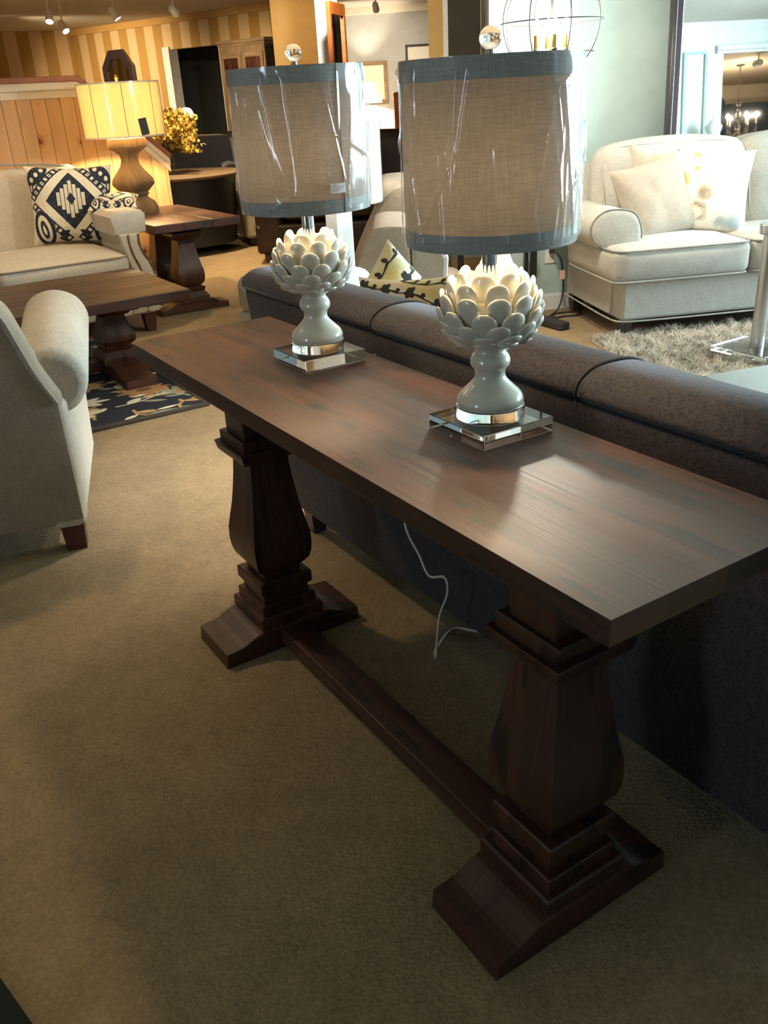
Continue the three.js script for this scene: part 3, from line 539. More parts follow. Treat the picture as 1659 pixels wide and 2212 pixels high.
function artichokeLamp(label, pos, turn, sd, sticker) {
  const t = thing('table_lamp', label, 'lamp', pos, 0, 'artichoke lamps on the console table');
  mesh('acrylic_plinth', rbox(0.145, 0.026, 0.145, 0, 0.0132, 0, 0.0018), M.acrylic, t);
  mesh('acrylic_disc', lathe([[0, 0.0264], [0.0555, 0.0264], [0.0563, 0.0272], [0.0563, 0.0452], [0.0555, 0.046], [0, 0.046]], 48), M.acrylic, t);
  const body = mesh('ceramic_body', lathe([[0, 0.0462], [0.048, 0.0462], [0.0525, 0.048], [0.0546, 0.053], [0.0536, 0.060], [0.049, 0.0675], [0.0395, 0.0765], [0.0310, 0.085], [0.0260, 0.092], [0.0244, 0.0985], [0.0252, 0.104], [0.0275, 0.1085], [0.0308, 0.1125], [0.0324, 0.1185], [0.0314, 0.125], [0.0285, 0.1305], [0.0254, 0.1345], [0.0244, 0.139], [0.0265, 0.1435], [0.034, 0.148], [0.046, 0.156], [0.054, 0.170], [0.0565, 0.19], [0.054, 0.21], [0.046, 0.228], [0.034, 0.240], [0.02, 0.246], [0, 0.247]], 56, 150), M.ceramic, t);
  body.rotation.y = turn;
  const rows = [[0.068, 0.160, 82, 9, 0], [0.078, 0.175, 62, 10, 0], [0.083, 0.193, 45, 10, 1], [0.083, 0.212, 31, 10, 1], [0.078, 0.234, 22, 10, 1], [0.066, 0.253, 15, 9, 2], [0.047, 0.267, 8, 7, 2]];
  rows.forEach(([R, Y, deg, n, gi], k) => {
    const a0 = deg * Math.PI / 180, l = [0.05, 0.057, 0.056][gi];
    for (let i = 0; i < n; i++) {
      const h = new THREE.Object3D(); const a = (i + (k % 2) / 2) / n * Math.PI * 2 + turn + rr(-0.04, 0.04), td = a0 + rr(-0.05, 0.05);
      const m = mesh('petal', petals[gi], M.petal, t);
      const br = R - l * Math.sin(td), by = Y - l * Math.cos(td);
      m.position.set(br * Math.sin(a), by, br * Math.cos(a)); m.rotation.order = 'YXZ'; m.rotation.set(td, a, rr(-0.05, 0.05));
    }
  });
  mesh('chrome_neck', lathe([[0.0125, 0.24], [0.0125, 0.335], [0.009, 0.338], [0.009, 0.36], [0, 0.36]], 28), M.chrome, t);
  mesh('harp', tube([[0.012, 0.345, 0], [0.05, 0.39, 0], [0.055, 0.46, 0], [0.03, 0.54, 0], [0, 0.556, 0], [-0.03, 0.54, 0], [-0.055, 0.46, 0], [-0.05, 0.39, 0], [-0.012, 0.345, 0]], 0.0015, 40, 6), M.chrome, t);
  mesh('shade_spider', [rod([0, 0.556, 0], [0.126, 0.545, 0], 0.0014), rod([0, 0.556, 0], [-0.063, 0.545, 0.109], 0.0014), rod([0, 0.556, 0], [-0.063, 0.545, -0.109], 0.0014)], M.chrome, t);
  const y0 = 0.308, y1 = 0.556, r = 0.127;
  const sh = mesh('lamp_shade', drum(r, r, y0, y1), M.shade, t); sh.rotation.y = turn;
  mesh('trim_band', drum(r + 0.0012, r + 0.0012, y1 - 0.027, y1 + 0.0008), M.shadeBand, sh); mesh('trim_band', drum(r + 0.0012, r + 0.0012, y0 - 0.0008, y0 + 0.024), M.shadeBand, sh);
  mesh('shade_seam', rbox(0.0015, y1 - y0, 0.003, 0, (y0 + y1) / 2, r + 0.0016, 0.0005), M.shadeBand, sh);
  const wr = mesh('plastic_wrap', wrapGeo(r, y0 - 0.001, y1 + 0.001, sd), M.wrap, t); wr.castShadow = false;
  const b = mesh('bulb', lathe([[0, 0.36], [0.012, 0.36], [0.013, 0.375], [0.024, 0.40], [0.029, 0.42], [0.024, 0.44], [0.012, 0.452], [0, 0.455]], 20, 30), M.bulbWarm, t);
  pointLamp([1.0, 0.73, 0.43], 0.62, [0, 0.412, 0], t, 1.2);
  mesh('finial', [new THREE.SphereGeometry(0.0155, 28, 18).translate(0, 0.5805, 0)], M.crystal, t); mesh('finial_post', cyl(0.005, 0.007, 0.012, 0, 0.561, 0, 14), M.chrome, t);
  if (sticker) { const g = new THREE.CylinderGeometry(r + 0.0075, r + 0.0075, 0.017, 8, 1, true, 0, 0.024 / r * 1.3); const s = mesh('price_sticker', g, new THREE.MeshStandardMaterial({ map: stickerTex, roughness: 0.6, side: THREE.DoubleSide }), t); s.position.y = y0 + 0.044; s.rotation.y = sticker; }
  return t;
}
artichokeLamp('grey ceramic artichoke lamp with plastic wrapped shade, the larger nearer one', [1.037, 0.76, -0.269], 4.2, 11, 0).scale.set(1, 0.988, 1);
artichokeLamp('grey ceramic artichoke lamp with a price sticker on its wrapped shade, farther one', [0.467, 0.76, -0.264], 1.69, 47, 1.44).scale.set(1, 1.015, 1);
// lamp cord hanging behind the console table
tag(mesh('dangling_lead', tube([[0.50, 0.757, -0.383], [0.52, 0.66, -0.40], [0.545, 0.42, -0.405], [0.574, 0.342, -0.40], [0.62, 0.30, -0.40], [0.655, 0.262, -0.40], [0.72, 0.285, -0.40], [0.728, 0.255, -0.40], [0.694, 0.172, -0.40], [0.68, 0.095, -0.40], [0.66, 0.03, -0.41], [0.60, 0.004, -0.45], [0.55, 0.004, -0.55], [0.59, 0.004, -0.58], [0.64, 0.004, -0.62]], 0.0032, 120, 6), M.cord), 'clear silver lead dangling behind the console table', 'lead');
{ // crumpled clear sheet on the carpet by the grey sofa's foot
  const P = [], I = [], n = 22; for (let j = 0; j <= n; j++) for (let i = 0; i <= n; i++) { const u = i / n, v = j / n; P.push(-0.27 + 0.20 * u + 0.05 * v, 0.004 + 0.05 * Math.pow(fbm(u, v, 4, 4, 5, 3), 2) * Math.sin(Math.PI * u) * Math.sin(Math.PI * v), -0.55 - 0.13 * v - 0.04 * u); }
  for (let j = 0; j < n; j++) for (let i = 0; i < n; i++) { const a = j * (n + 1) + i; I.push(a, a + 1, a + n + 1, a + 1, a + n + 2, a + n + 1); }
  const g = new THREE.BufferGeometry(); g.setAttribute('position', new THREE.Float32BufferAttribute(P, 3)); g.setIndex(I); g.computeVertexNormals();
  tag(mesh('plastic_sheet', g, M.wrap), 'crumpled clear plastic sheet on the carpet under the grey sofa', 'plastic sheet');
}

// ---------------------------------------------------------------- grey sofa, its back to the console table
{
  const t = thing('grey_sofa', 'grey tweed sofa with its rolled back towards the console table', 'sofa', [0.72, 0, -0.95]);
  const oz = 0.95, x0 = -0.31 - 0.72, x1 = 1.75 - 0.72, W = x1 - x0;
  // outer back panel, raked, tapering to the foot at the left end
  const bp = [[-0.55, 0.09], [-0.505, 0.09], [-0.475, 0.30], [-0.452, 0.55], [-0.443, 0.775], [-0.60, 0.80], [-0.72, 0.45], [-0.70, 0.09]].map(([z, y]) => [z + oz, y]).reverse();
  const g = ext(bp, W - 0.02, 0.006); g.rotateY(-Math.PI / 2); g.translate((x0 + x1) / 2, 0, 0);
  { const p = g.attributes.position; for (let i = 0; i < p.count; i++) if (p.getX(i) < 0) p.setX(i, p.getX(i) + 0.10 * (1 - clamp(p.getY(i) / 0.78))); g.computeVertexNormals(); }
  mesh('outer_back', uvm(g), M.greyFab, t);
  const seams = [x0, 0.40 - 0.72, 1.06 - 0.72, x1];
  for (let k = 0; k < 3; k++) { // rolled top in three sections
    const w = seams[k + 1] - seams[k], prof = spline([[-0.452, 0.772], [-0.436, 0.787], [-0.440, 0.808], [-0.470, 0.828], [-0.52, 0.833], [-0.58, 0.824], [-0.64, 0.79], [-0.67, 0.72], [-0.66, 0.60], [-0.56, 0.60], [-0.50, 0.70]], 40, true).map(([z, y]) => [z + oz, y]);
    const r = ext(prof, w - 0.002, 0.010); r.rotateY(-Math.PI / 2); r.translate((seams[k] + seams[k + 1]) / 2, 0, 0); mesh('back_roll', uvm(toCreasedNormals(r, 0.9)), M.greyFab, t);
  }
  const arc = [[-0.443, 0.778], [-0.4365, 0.79], [-0.441, 0.808], [-0.471, 0.828], [-0.52, 0.833], [-0.58, 0.824], [-0.64, 0.79]];
  for (const k of [1, 2]) mesh('welt', tube(arc.map(([z, y]) => [seams[k], y, z + oz]), 0.0035, 30, 6), M.greyWelt, t);
    mesh('base', rbox(W - 0.1, 0.24, 0.80, 0, 0.21, -0.07, 0.03), M.greyFab, t);
  for (let k = 0; k < 3; k++) mesh('seat_cushion', cushion(0.58, 0.15, 0.70, (k - 1) * 0.585, 0.40, -0.15, 0.05, 0.02, k), M.greyFab, t);
  for (const s of [-1, 1]) mesh('arm', cushion(0.15, 0.42, 0.62, s * (W / 2 - 0.075) + (s < 0 ? 0.04 : 0), 0.33, -0.20, 0.06, 0.01, 5), M.greyFab, t);
  for (const [lx, lz] of [[x0 + 0.12, 0.40], [x1 - 0.06, 0.40], [x0 + 0.08, -0.42], [x1 - 0.08, -0.42]]) mesh('leg', sqLoft([[0, .022, .022], [0.10, .03, .03]], lx, lz), M.darkLeg, t);
}
function pillow(name, label, mat, w, h, th, pos, rot, sd, cat = 'pillow', group) {
  const t = thing(name, label, cat, pos, 0, group); t.rotation.set(...rot); const m = mesh('cover', pillowGeo(w, h, th, 28, 0.09, 0.02, sd), mat, t); return t;
}
{
  const a = pillow('blossom_pillow', 'yellow blossom print pillow standing with its corner above the grey sofa', M.blossom, 0.36, 0.36, 0.13, [-0.04, 0.645, -0.80], [0.0, 0.55, 0.0], 3);
  a.rotation.order = 'YXZ'; a.rotation.set(-0.10, 1.45, 0.80);
  const b = pillow('blossom_pillow', 'flatter white blossom print pillow in front of the yellow cornered one', M.blossom, 0.36, 0.32, 0.12, [0.11, 0.665, -0.745], [0, 0, 0], 8); b.rotation.order = 'YXZ'; b.rotation.set(-0.2, 0.35, 0.10);
}

// ---------------------------------------------------------------- cream sofa against the mint wall
const TH = Math.PI / 2 - ANG;
function at(s, o, y = 0) { const [x, z] = wp(s, o); return [x, y, z]; }
{
  const t = thing('cream_sofa', 'cream upholstered sofa against the mint wall under the tall mirror', 'sofa', at(0, 0), TH);
  const R = 1.96, cx = (0 + R) / 2;
  mesh('base', rbox(R - 0.04, 0.21, 0.78, cx, 0.205, 0.455, 0.02), M.sofaFab, t);
  mesh('hem_welt', tube([[0.0, 0.10, 0.05], [0.0, 0.10, 0.83], [0.02, 0.10, 0.85], [R, 0.10, 0.85]], 0.005, 60, 6), M.sofaFab, t);
  for (const s of [0, 1]) {
    const c = s ? R - 0.02 : 0.02, sg = s ? -1 : 1;
    // rolled arm: outline seen from the front
    const prof = spline([[0.14, 0.12], [0.15, 0.35], [0.145, 0.46], [0.14, 0.56], [0.10, 0.635], [0.02, 0.66], [-0.07, 0.655], [-0.13, 0.61], [-0.145, 0.55], [-0.12, 0.49], [-0.06, 0.45], [-0.03, 0.40], [-0.02, 0.12]], 44).map(([x, y]) => [c + sg * x, y]);
    const g = ext(sg > 0 ? prof : prof.reverse(), 0.66, 0.025); g.translate(0, 0, 0.40); mesh('arm', uvm(toCreasedNormals(g, 0.7)), M.sofaFab, t);
    mesh('arm_welt', tube(prof.filter((_, i) => i > 8 && i < 38).map(([x, y]) => [x, y, 0.716]), 0.005, 50, 6), M.pipeFab, t);
  }
  // back frame and cushions
  const bf = ext([[0.02, 0.12], [0.02, 0.72], [0.05, 0.84], [0.14, 0.85], [0.26, 0.40], [0.26, 0.12]], R - 0.06, 0.02); bf.rotateY(-Math.PI / 2); bf.translate(cx, 0, 0);
  mesh('back_frame', uvm(bf), M.sofaFab, t);
  const bw = (R - 0.24) / 2;
  for (let k = 0; k < 2; k++) { const m = mesh('back_cushion', cushion(bw + 0.04, 0.52, 0.19, 0, 0, 0, 0.08, 0.045, k + 3), M.sofaFab, t); m.position.set(0.12 - 0.02 + bw * (k + 0.5) + (k ? 0.02 : 0), 0.675, 0.245); m.rotation.x = -0.16; mesh('welt', tube([[-bw / 2 + 0.03, -0.22, 0.075], [-bw / 2 + 0.005, 0, 0.09], [-bw / 2 + 0.03, 0.215, 0.07], [0, 0.255, 0.07], [bw / 2 - 0.03, 0.215, 0.07], [bw / 2 - 0.005, 0, 0.09], [bw / 2 - 0.03, -0.22, 0.075]], 0.005, 60, 6), M.sofaFab, m); }
  const sw = 0.765;
  for (let k = 0; k < 2; k++) {
    // T shaped seat cushion, reaching round the front of the arm
    const x0 = k ? 0.715 : -0.055, w = k ? (R + 0.055 - 0.715) : sw;
    const m = mesh('seat_cushion', cushion(w, 0.175, 0.70, x0 + w / 2, 0.395, 0.55, 0.045, 0.022, k + 7), M.sofaFab, t);
    mesh('welt', welt(w - 0.01, 0.69, x0 + w / 2, 0.472, 0.552, 0.0055, 0.05), M.pipeFab, m); mesh('welt', welt(w - 0.01, 0.69, x0 + w / 2, 0.316, 0.552, 0.0055, 0.05), M.sofaFab, m);
  }
  for (const [x, z] of [[0.06, 0.10], [R - 0.06, 0.10], [0.06, 0.79], [R - 0.06, 0.79]]) mesh('leg', sqLoft([[0.0, .026, .026], [0.10, .036, .036]], x, z), M.darkLeg, t);
  mesh('leg', sqLoft([[0.0, .026, .026], [0.10, .036, .036]], R / 2 - 0.1, 0.79), M.darkLeg, t);
}
{
  let p = pillow('throw_pillow', 'plain tan pillow leaning on the arm of the cream sofa', M.tanFab, 0.46, 0.44, 0.16, at(0.33, 0.50, 0.665), [0, 0, 0], 21); p.rotation.order = 'YXZ'; p.rotation.set(-0.32, TH + 0.12, 0.20);
  const dots = []; for (let k = 0; k < 16; k++) { const v = -0.2 + 0.4 * k / 15; dots.push(new THREE.SphereGeometry(0.006, 8, 6).translate(-0.213 + 0.018 * (1 - (v / 0.2) ** 2), v, 0.0)); } mesh('beaded_trim', dots, M.plate, p);
  p = pillow('floral_pillow', 'white pillow with yellow and grey flowers on the cream sofa', M.water, 0.47, 0.47, 0.17, at(0.655, 0.47, 0.685), [0, 0, 0], 22); p.rotation.order = 'YXZ'; p.rotation.set(-0.30, TH - 0.25, -0.10);
  const d2 = []; for (let k = 0; k < 16; k++) { const v = -0.2 + 0.4 * k / 15; d2.push(new THREE.SphereGeometry(0.006, 8, 6).translate(-0.217 + 0.018 * (1 - (v / 0.2) ** 2), v, 0.0)); } mesh('beaded_trim', d2, M.plate, p);
  p = pillow('throw_pillow', 'beaded cream pillow half hidden behind the tan pillow', M.creamFab, 0.42, 0.42, 0.12, at(0.42, 0.345, 0.70), [0, 0, 0], 23); p.rotation.order = 'YXZ'; p.rotation.set(-0.22, TH, -0.25);
}

// ---------------------------------------------------------------- tall leaning mirror, orb chandelier and what the mirror shows
{
  const tilt = 3.5 * Math.PI / 180, t = thing('floor_mirror', 'tall dark framed mirror leaning on the mint wall behind the cream sofa', 'mirror', at(0.535, 0.20, 0), TH);
  const w = 1.30, h = 2.15, fw = 0.062; const in_ = new THREE.Group(); in_.name = 'frame'; in_.rotation.x = -tilt; in_.position.y = 0.10; t.add(in_);
  mesh('stile', [rbox(fw, h, 0.05, fw / 2, h / 2, 0, 0.008), rbox(0.016, h, 0.064, 0.012, h / 2, 0.004, 0.004)], M.frameDark, in_);
  mesh('stile', [rbox(fw, h, 0.05, w - fw / 2, h / 2, 0, 0.008), rbox(0.016, h, 0.064, w - 0.012, h / 2, 0.004, 0.004)], M.frameDark, in_);
  mesh('rail', rbox(w - 2 * fw, fw, 0.05, w / 2, fw / 2, 0, 0.008), M.frameDark, in_); mesh('rail', rbox(w - 2 * fw, fw, 0.05, w / 2, h - fw / 2, 0, 0.008), M.frameDark, in_);
  mesh('mirror_glass', box(w - 2 * fw + 0.01, h - 2 * fw + 0.01, 0.006, w / 2, h / 2, 0.006), M.mirror, in_);
  mesh('backing_board', box(w - 0.05, h - 0.05, 0.008, w / 2, h / 2, -0.012), M.black, in_);
}
{
  const t = thing('orb_chandelier', 'round wire orb chandelier with brass candle sleeves before the mint wall', 'chandelier', at(-0.47, 1.0, 1.52), 0.3), R = 0.225;
  const ring = (rot, name) => { const m = mesh(name, new THREE.TorusGeometry(R, 0.0022, 6, 72), M.iron, t); m.rotation.set(...rot); };
  for (let k = 0; k < 4; k++) ring([0, k * Math.PI / 4 + 0.1, 0], 'wire_ring'); ring([Math.PI / 2, 0, 0], 'wire_ring');
  for (const y of [-0.125, 0.125]) { const m = mesh('wire_ring', new THREE.TorusGeometry(Math.sqrt(R * R - y * y), 0.0022, 6, 60), M.iron, t); m.rotation.x = Math.PI / 2; m.position.y = y; }
  mesh('centre_rod', [rod([0, -0.13, 0], [0, CEIL - 1.52, 0], 0.006), cyl(0.06, 0.06, 0.02, 0, CEIL - 1.53, 0, 24)], M.iron, t);
  for (let k = 0; k < 4; k++) {
    const a = k * Math.PI / 2 + 0.75, x = 0.066 * Math.sin(a), z = 0.066 * Math.cos(a), C = new THREE.Group(); C.name = 'candle_arm'; C.position.set(x, 0, z); t.add(C);
    mesh('arm', rod([-x, -0.115, -z], [0, -0.115, 0], 0.004), M.iron, C); mesh('cup', lathe([[0, -0.125], [0.012, -0.12], [0.014, -0.105], [0, -0.10]], 16), M.iron, C);
    mesh('brass_sleeve', cyl(0.011, 0.011, 0.052, 0, -0.078, 0, 18), M.brass, C);
    const b = mesh('bulb', lathe([[0, -0.052], [0.009, -0.05], [0.016, -0.03], [0.017, -0.018], [0.010, 0.01], [0, 0.022]], 16, 20), M.bulbWhite, C);
    pointLamp([1.0, 0.90, 0.74], 1.5, [0, -0.02, 0], C, 1.0);
  }
}
{ // candle chandelier in the room behind the opening (seen in the mirror)
  const t = thing('candle_chandelier', 'crystal candle chandelier reflected in the tall mirror', 'chandelier', at(5.86, 8.5, 1.62), 0);
  mesh('rod', [rod([0, 0, 0], [0, 0.8, 0], 0.008), cyl(0.07, 0.05, 0.03, 0, 0.785, 0, 20)], M.iron, t);
  mesh('column', lathe([[0, -0.25], [0.03, -0.22], [0.012, -0.15], [0.045, -0.08], [0.015, 0.02], [0.04, 0.1], [0.012, 0.2], [0.05, 0.26], [0.01, 0.3], [0, 0.5]], 20, 60), M.crystal, t);
  for (let k = 0; k < 6; k++) {
    const a = k * Math.PI / 3 + 0.2, x = 0.26 * Math.sin(a), z = 0.26 * Math.cos(a), C = new THREE.Group(); C.name = 'candle_arm'; t.add(C);
    mesh('arm', tube([[0, -0.12, 0], [x * 0.5, -0.2, z * 0.5], [x, -0.10, z], [x, -0.05, z]], 0.008, 24, 6), M.crystal, C);
    mesh('candle', cyl(0.012, 0.012, 0.09, x, 0.0, z, 12), M.plate, C); mesh('drop', lathe([[0, -0.2], [0.014, -0.16], [0.006, -0.1], [0, -0.08]], 10).translate(x, 0, z), M.crystal, C);
    mesh('flame_bulb', lathe([[0, 0.045], [0.012, 0.055], [0.016, 0.075], [0.008, 0.105], [0, 0.115]], 12, 14).translate(x, 0, z), M.bulbWhite, C); pointLamp(SOFT, 0.9, [x, 0.075, z], C, 1.0);
  }
}
{
  const chairBlue = fabric(lin(0.035, 0.048, 0.07)); const t = thing('high_back_chair', 'dark blue high backed chair reflected in the tall mirror', 'chair', at(5.02, 7.35, 0), TH + 2.6);
  const o = spline([[-0.28, 0], [-0.29, 0.75], [-0.32, 1.3], [-0.30, 1.62], [-0.18, 1.72], [0, 1.74], [0.18, 1.72], [0.30, 1.62], [0.32, 1.3], [0.29, 0.75], [0.28, 0]], 40);
  const b = mesh('backrest', uvm(ext(o, 0.12, 0.02)), chairBlue, t); b.position.set(0, 0.42, -0.25); b.scale.y = 0.86; mesh('seat', cushion(0.58, 0.14, 0.52, 0, 0.42, 0.02, 0.05, 0.02, 2), chairBlue, t);
  for (const [x, z] of [[-.24, .22], [.24, .22], [-.24, -.24], [.24, -.24]]) mesh('leg', sqLoft([[0, .018, .018], [0.36, .026, .026]], x, z), M.darkLeg, t);
}
{ // little carved figure on the sill line of the mirror picture
  const t = thing('stone_bust', 'small grey carved ornament on a pedestal, reflected in the mirror', 'ornament', at(4.02, 5.9, 0)); t.scale.y = 1.2;
  mesh('pedestal', sqLoft([[0, .12, .12], [0.06, .12, .12], [0.08, .09, .09], [0.95, .085, .085], [0.98, .11, .11], [1.0, .11, .11]]), M.white, t);
  mesh('ornament', lathe([[0, 1.0], [0.05, 1.0], [0.04, 1.05], [0.09, 1.12], [0.10, 1.17], [0.06, 1.2], [0.02, 1.24], [0, 1.24]], 14, 30), M.plate, t);
}

// ---------------------------------------------------------------- outlet, cords, power strip by the mint wall
{
  const t = thing('wall_outlet', 'grey wall outlet with a black plug on the mint wall', 'outlet', at(-0.08, 0.002, 0.34), TH);
  mesh('cover_plate', rbox(0.07, 0.115, 0.006, 0, 0, 0.003, 0.002), M.plate, t); mesh('socket', rbox(0.03, 0.028, 0.004, 0, 0.022, 0.007, 0.004), M.white, t); mesh('socket', rbox(0.03, 0.028, 0.004, 0, -0.022, 0.007, 0.004), M.white, t); mesh('plug', rbox(0.03, 0.03, 0.035, 0, 0.022, 0.027, 0.008), M.rubber, t);
  const q = (s, o, y) => { const a = at(s, o, y); return a; };
  const c = thing('extension_lead', 'black lead with a pink tag hanging from the wall outlet', 'lead');
  mesh('cable', tube([q(-0.08, 0.045, 0.362), q(-0.05, 0.09, 0.33), q(-0.03, 0.09, 0.24), q(-0.02, 0.08, 0.12), q(-0.06, 0.12, 0.03), q(-0.16, 0.22, 0.006), q(-0.10, 0.16, 0.006), q(0.0, 0.14, 0.006), q(0.06, 0.17, 0.006), q(0.02, 0.24, 0.006), q(-0.08, 0.24, 0.006), q(-0.14, 0.27, 0.006)], 0.005, 140, 6), M.rubber, c);
  const tg = mesh('paper_flag', box(0.032, 0.055, 0.001, 0, 0, 0), M.pinkTag, c); tg.position.set(...q(-0.035, 0.10, 0.225)); tg.rotation.y = TH;
  const s = thing('power_strip', 'black power strip with a round adapter on the carpet by the mint wall', 'power strip', at(-0.22, 0.42, 0), TH + 0.35);
  mesh('housing', rbox(0.07, 0.045, 0.26, 0, 0.0225, 0, 0.01), M.rubber, s); mesh('adapter', lathe([[0, 0], [0.03, 0], [0.032, 0.01], [0.02, 0.024], [0, 0.026]], 20).translate(0.1, 0, -0.10), M.rubber, s);
}
// shag rug
{
  const s0 = -0.14, o0 = 0.80, Lx = 2.3, Lz = 1.55, t = thing('shag_rug', 'thick taupe shag rug before the cream sofa', 'rug', at(s0, o0), TH);
  mesh('backing', rbox(Lx, 0.012, Lz, Lx / 2, 0.006, Lz / 2, 0.005), M.shagBase, t);
  const bl = new THREE.ConeGeometry(0.0030, 0.05, 4, 4); bl.translate(0, 0.025, 0); { const p = bl.attributes.position; for (let i = 0; i < p.count; i++) { const y = p.getY(i) / 0.05; p.setX(i, p.getX(i) + 0.034 * y * y); p.setY(i, 0.05 * y * (1 - 0.35 * y * y)); } bl.computeVertexNormals(); }
  const N = 42000, im = new THREE.InstancedMesh(bl, M.shag, N), d = new THREE.Object3D(), c = new THREE.Color();
  for (let i = 0; i < N; i++) {
    const x = rnd() * Lx, z = rnd() * Lz, cl = fbm(x / Lx, z / Lz, 34, 23, 5, 2), a = fbm(x / Lx, z / Lz, 22, 15, 9, 2) * 16 + rr(-0.9, 0.9), h = 0.75 + 0.6 * cl + rr(-0.15, 0.15);
    d.position.set(x, 0.008, z); d.rotation.set(rr(-0.3, 0.3), a, rr(-0.3, 0.3)); d.scale.set(h, h, h * rr(0.9, 1.6)); d.updateMatrix(); im.setMatrixAt(i, d.matrix);
    const k = 0.62 + 0.6 * cl + rr(-0.12, 0.12); im.setColorAt(i, c.setRGB(k, k * 0.98, k * 0.94));
  }
  im.name = 'pile'; im.userData = { kind: 'stuff' }; im.castShadow = im.receiveShadow = true; t.add(im);
}
{ // dark glossy side table in front of the grey sofa and the silver stand beyond
  const t = thing('side_table', 'glossy black low square table beyond the grey sofa', 'table', [0.838, 0, -1.998], -0.24);
  mesh('table_top', rbox(0.80, 0.035, 0.80, 0, 0.3835, 0, 0.004), M.blackGloss, t);
  for (const [x, z] of [[-.36, .36], [.36, .36], [-.36, -.36], [.36, -.36]]) mesh('leg', sqLoft([[0.055, .016, .016], [0.366, .022, .022]], x, z), M.black, t);
  mesh('apron', [box(0.7, 0.05, 0.02, 0, 0.34, 0.36), box(0.7, 0.05, 0.02, 0, 0.34, -0.36), box(0.02, 0.05, 0.7, 0.36, 0.34, 0), box(0.02, 0.05, 0.7, -0.36, 0.34, 0)], M.black, t);
  const s = thing('silver_stand', 'brushed silver pole stand with a round cap and clear foot on the shag rug', 'stand', [-0.44, 0, -3.14]);
  mesh('pole', cyl(0.033, 0.033, 0.54, 0.0, 0.345, 0, 28), M.silver, s); mesh('cap', lathe([[0, 0.60], [0.052, 0.60], [0.055, 0.605], [0.055, 0.64], [0.052, 0.645], [0, 0.645]], 32), M.silver, s);
  mesh('acrylic_foot', rbox(0.30, 0.026, 0.30, 0, 0.064, 0, 0.003), M.acrylic, s);
}

// ---------------------------------------------------------------- left sofa
function key(z, y) { return [z, y]; }
{
  const t = thing('left_sofa', 'cream sofa with nailhead trimmed arms before the knotty pine half wall', 'sofa', [-4.16, 0, -0.24], Math.PI / 2);  // local z is towards the coffee table, local x towards the end table
  const W = 1.86, h = W / 2;
  mesh('base', rbox(W - 0.06, 0.22, 0.86, 0, 0.23, 0.47, 0.02), M.creamFab, t);
  const bk = ext(spline([[0.02, 0.13], [0.0, 0.55], [-0.06, 0.88], [-0.03, 0.95], [0.05, 0.965], [0.12, 0.93], [0.18, 0.60], [0.22, 0.35], [0.22, 0.13]], 40), W - 0.30, 0.03); bk.rotateY(-Math.PI / 2); mesh('backrest', uvm(toCreasedNormals(bk, 0.8)), M.creamFab, t);
  mesh('welt', tube([[-h + 0.16, 0.60, 0.135], [-h + 0.165, 0.90, 0.09], [-h + 0.2, 0.95, 0.08], [h - 0.2, 0.95, 0.08], [h - 0.165, 0.90, 0.09], [h - 0.16, 0.60, 0.135]], 0.006, 60, 6), M.pipeFab, t);
  for (let k = 0; k < 2; k++) { const m = mesh('seat_cushion', cushion(W / 2 - 0.18, 0.175, 0.80, (k ? 1 : -1) * (W / 4 - 0.09), 0.415, 0.60, 0.045, 0.03, k + 31), M.creamFab, t); mesh('welt', welt(W / 2 - 0.19, 0.79, (k ? 1 : -1) * (W / 4 - 0.09), 0.488, 0.602, 0.006), M.chairFab, m); }
  for (const s of [1, -1]) {
    // scooped arm: top block, panel that curves out towards the floor, seen from the front
    const A = new THREE.Group(); A.name = 'arm'; t.add(A); const cx = v => s * v;
    const fl = pts => s > 0 ? pts : pts.slice().reverse();
    const out = [[h - 0.19, 0.13], [h + 0.0, 0.13], [h + 0.0, 0.36], [h - 0.02, 0.42], [h - 0.055, 0.48], [h - 0.07, 0.54], [h - 0.065, 0.60], [h - 0.19, 0.60], [h - 0.17, 0.50], [h - 0.15, 0.42], [h - 0.145, 0.34]].map(([x, y]) => [cx(x), y]);
    const g = ext(fl(out), 0.86, 0.012); g.translate(0, 0, 0.48); mesh('arm_panel', uvm(toCreasedNormals(g, 0.5)), M.creamFab, A);
    const top = [[h - 0.205, 0.595], [h - 0.015, 0.595], [h - 0.005, 0.70], [h - 0.03, 0.725], [h - 0.19, 0.725], [h - 0.225, 0.70]].map(([x, y]) => [cx(x), y]);
    const g2 = ext(fl(top), 0.84, 0.02); g2.translate(0, 0, 0.47); mesh('arm_top', uvm(toCreasedNormals(g2, 0.6)), M.creamFab, A);
    const line = (pts) => { const c = new THREE.CatmullRomCurve3(pts.map(([x, y]) => new THREE.Vector3(cx(x), y, 0.913))), n = 46, gs = []; for (let i = 0; i <= n; i++) { const p = c.getPoint(i / n); gs.push(new THREE.SphereGeometry(0.0062, 6, 5).translate(p.x, p.y, p.z)); } return gs; };
    mesh('nailhead_trim', line([[h - 0.012, 0.14], [h - 0.012, 0.36], [h - 0.03, 0.42], [h - 0.066, 0.49], [h - 0.08, 0.55], [h - 0.078, 0.592]]), M.bronzeNail, A);
    mesh('nailhead_trim', line([[h - 0.09, 0.14], [h - 0.09, 0.36], [h - 0.105, 0.42], [h - 0.13, 0.49], [h - 0.14, 0.55], [h - 0.14, 0.592]]), M.bronzeNail, A);
  }
  for (const [x, z] of [[h - 0.07, 0.83], [-h + 0.07, 0.83], [h - 0.07, 0.08], [-h + 0.07, 0.08]]) mesh('leg', sqLoft([[0, .026, .026], [0.13, .042, .042]], x, z), M.redLeg, t);
}
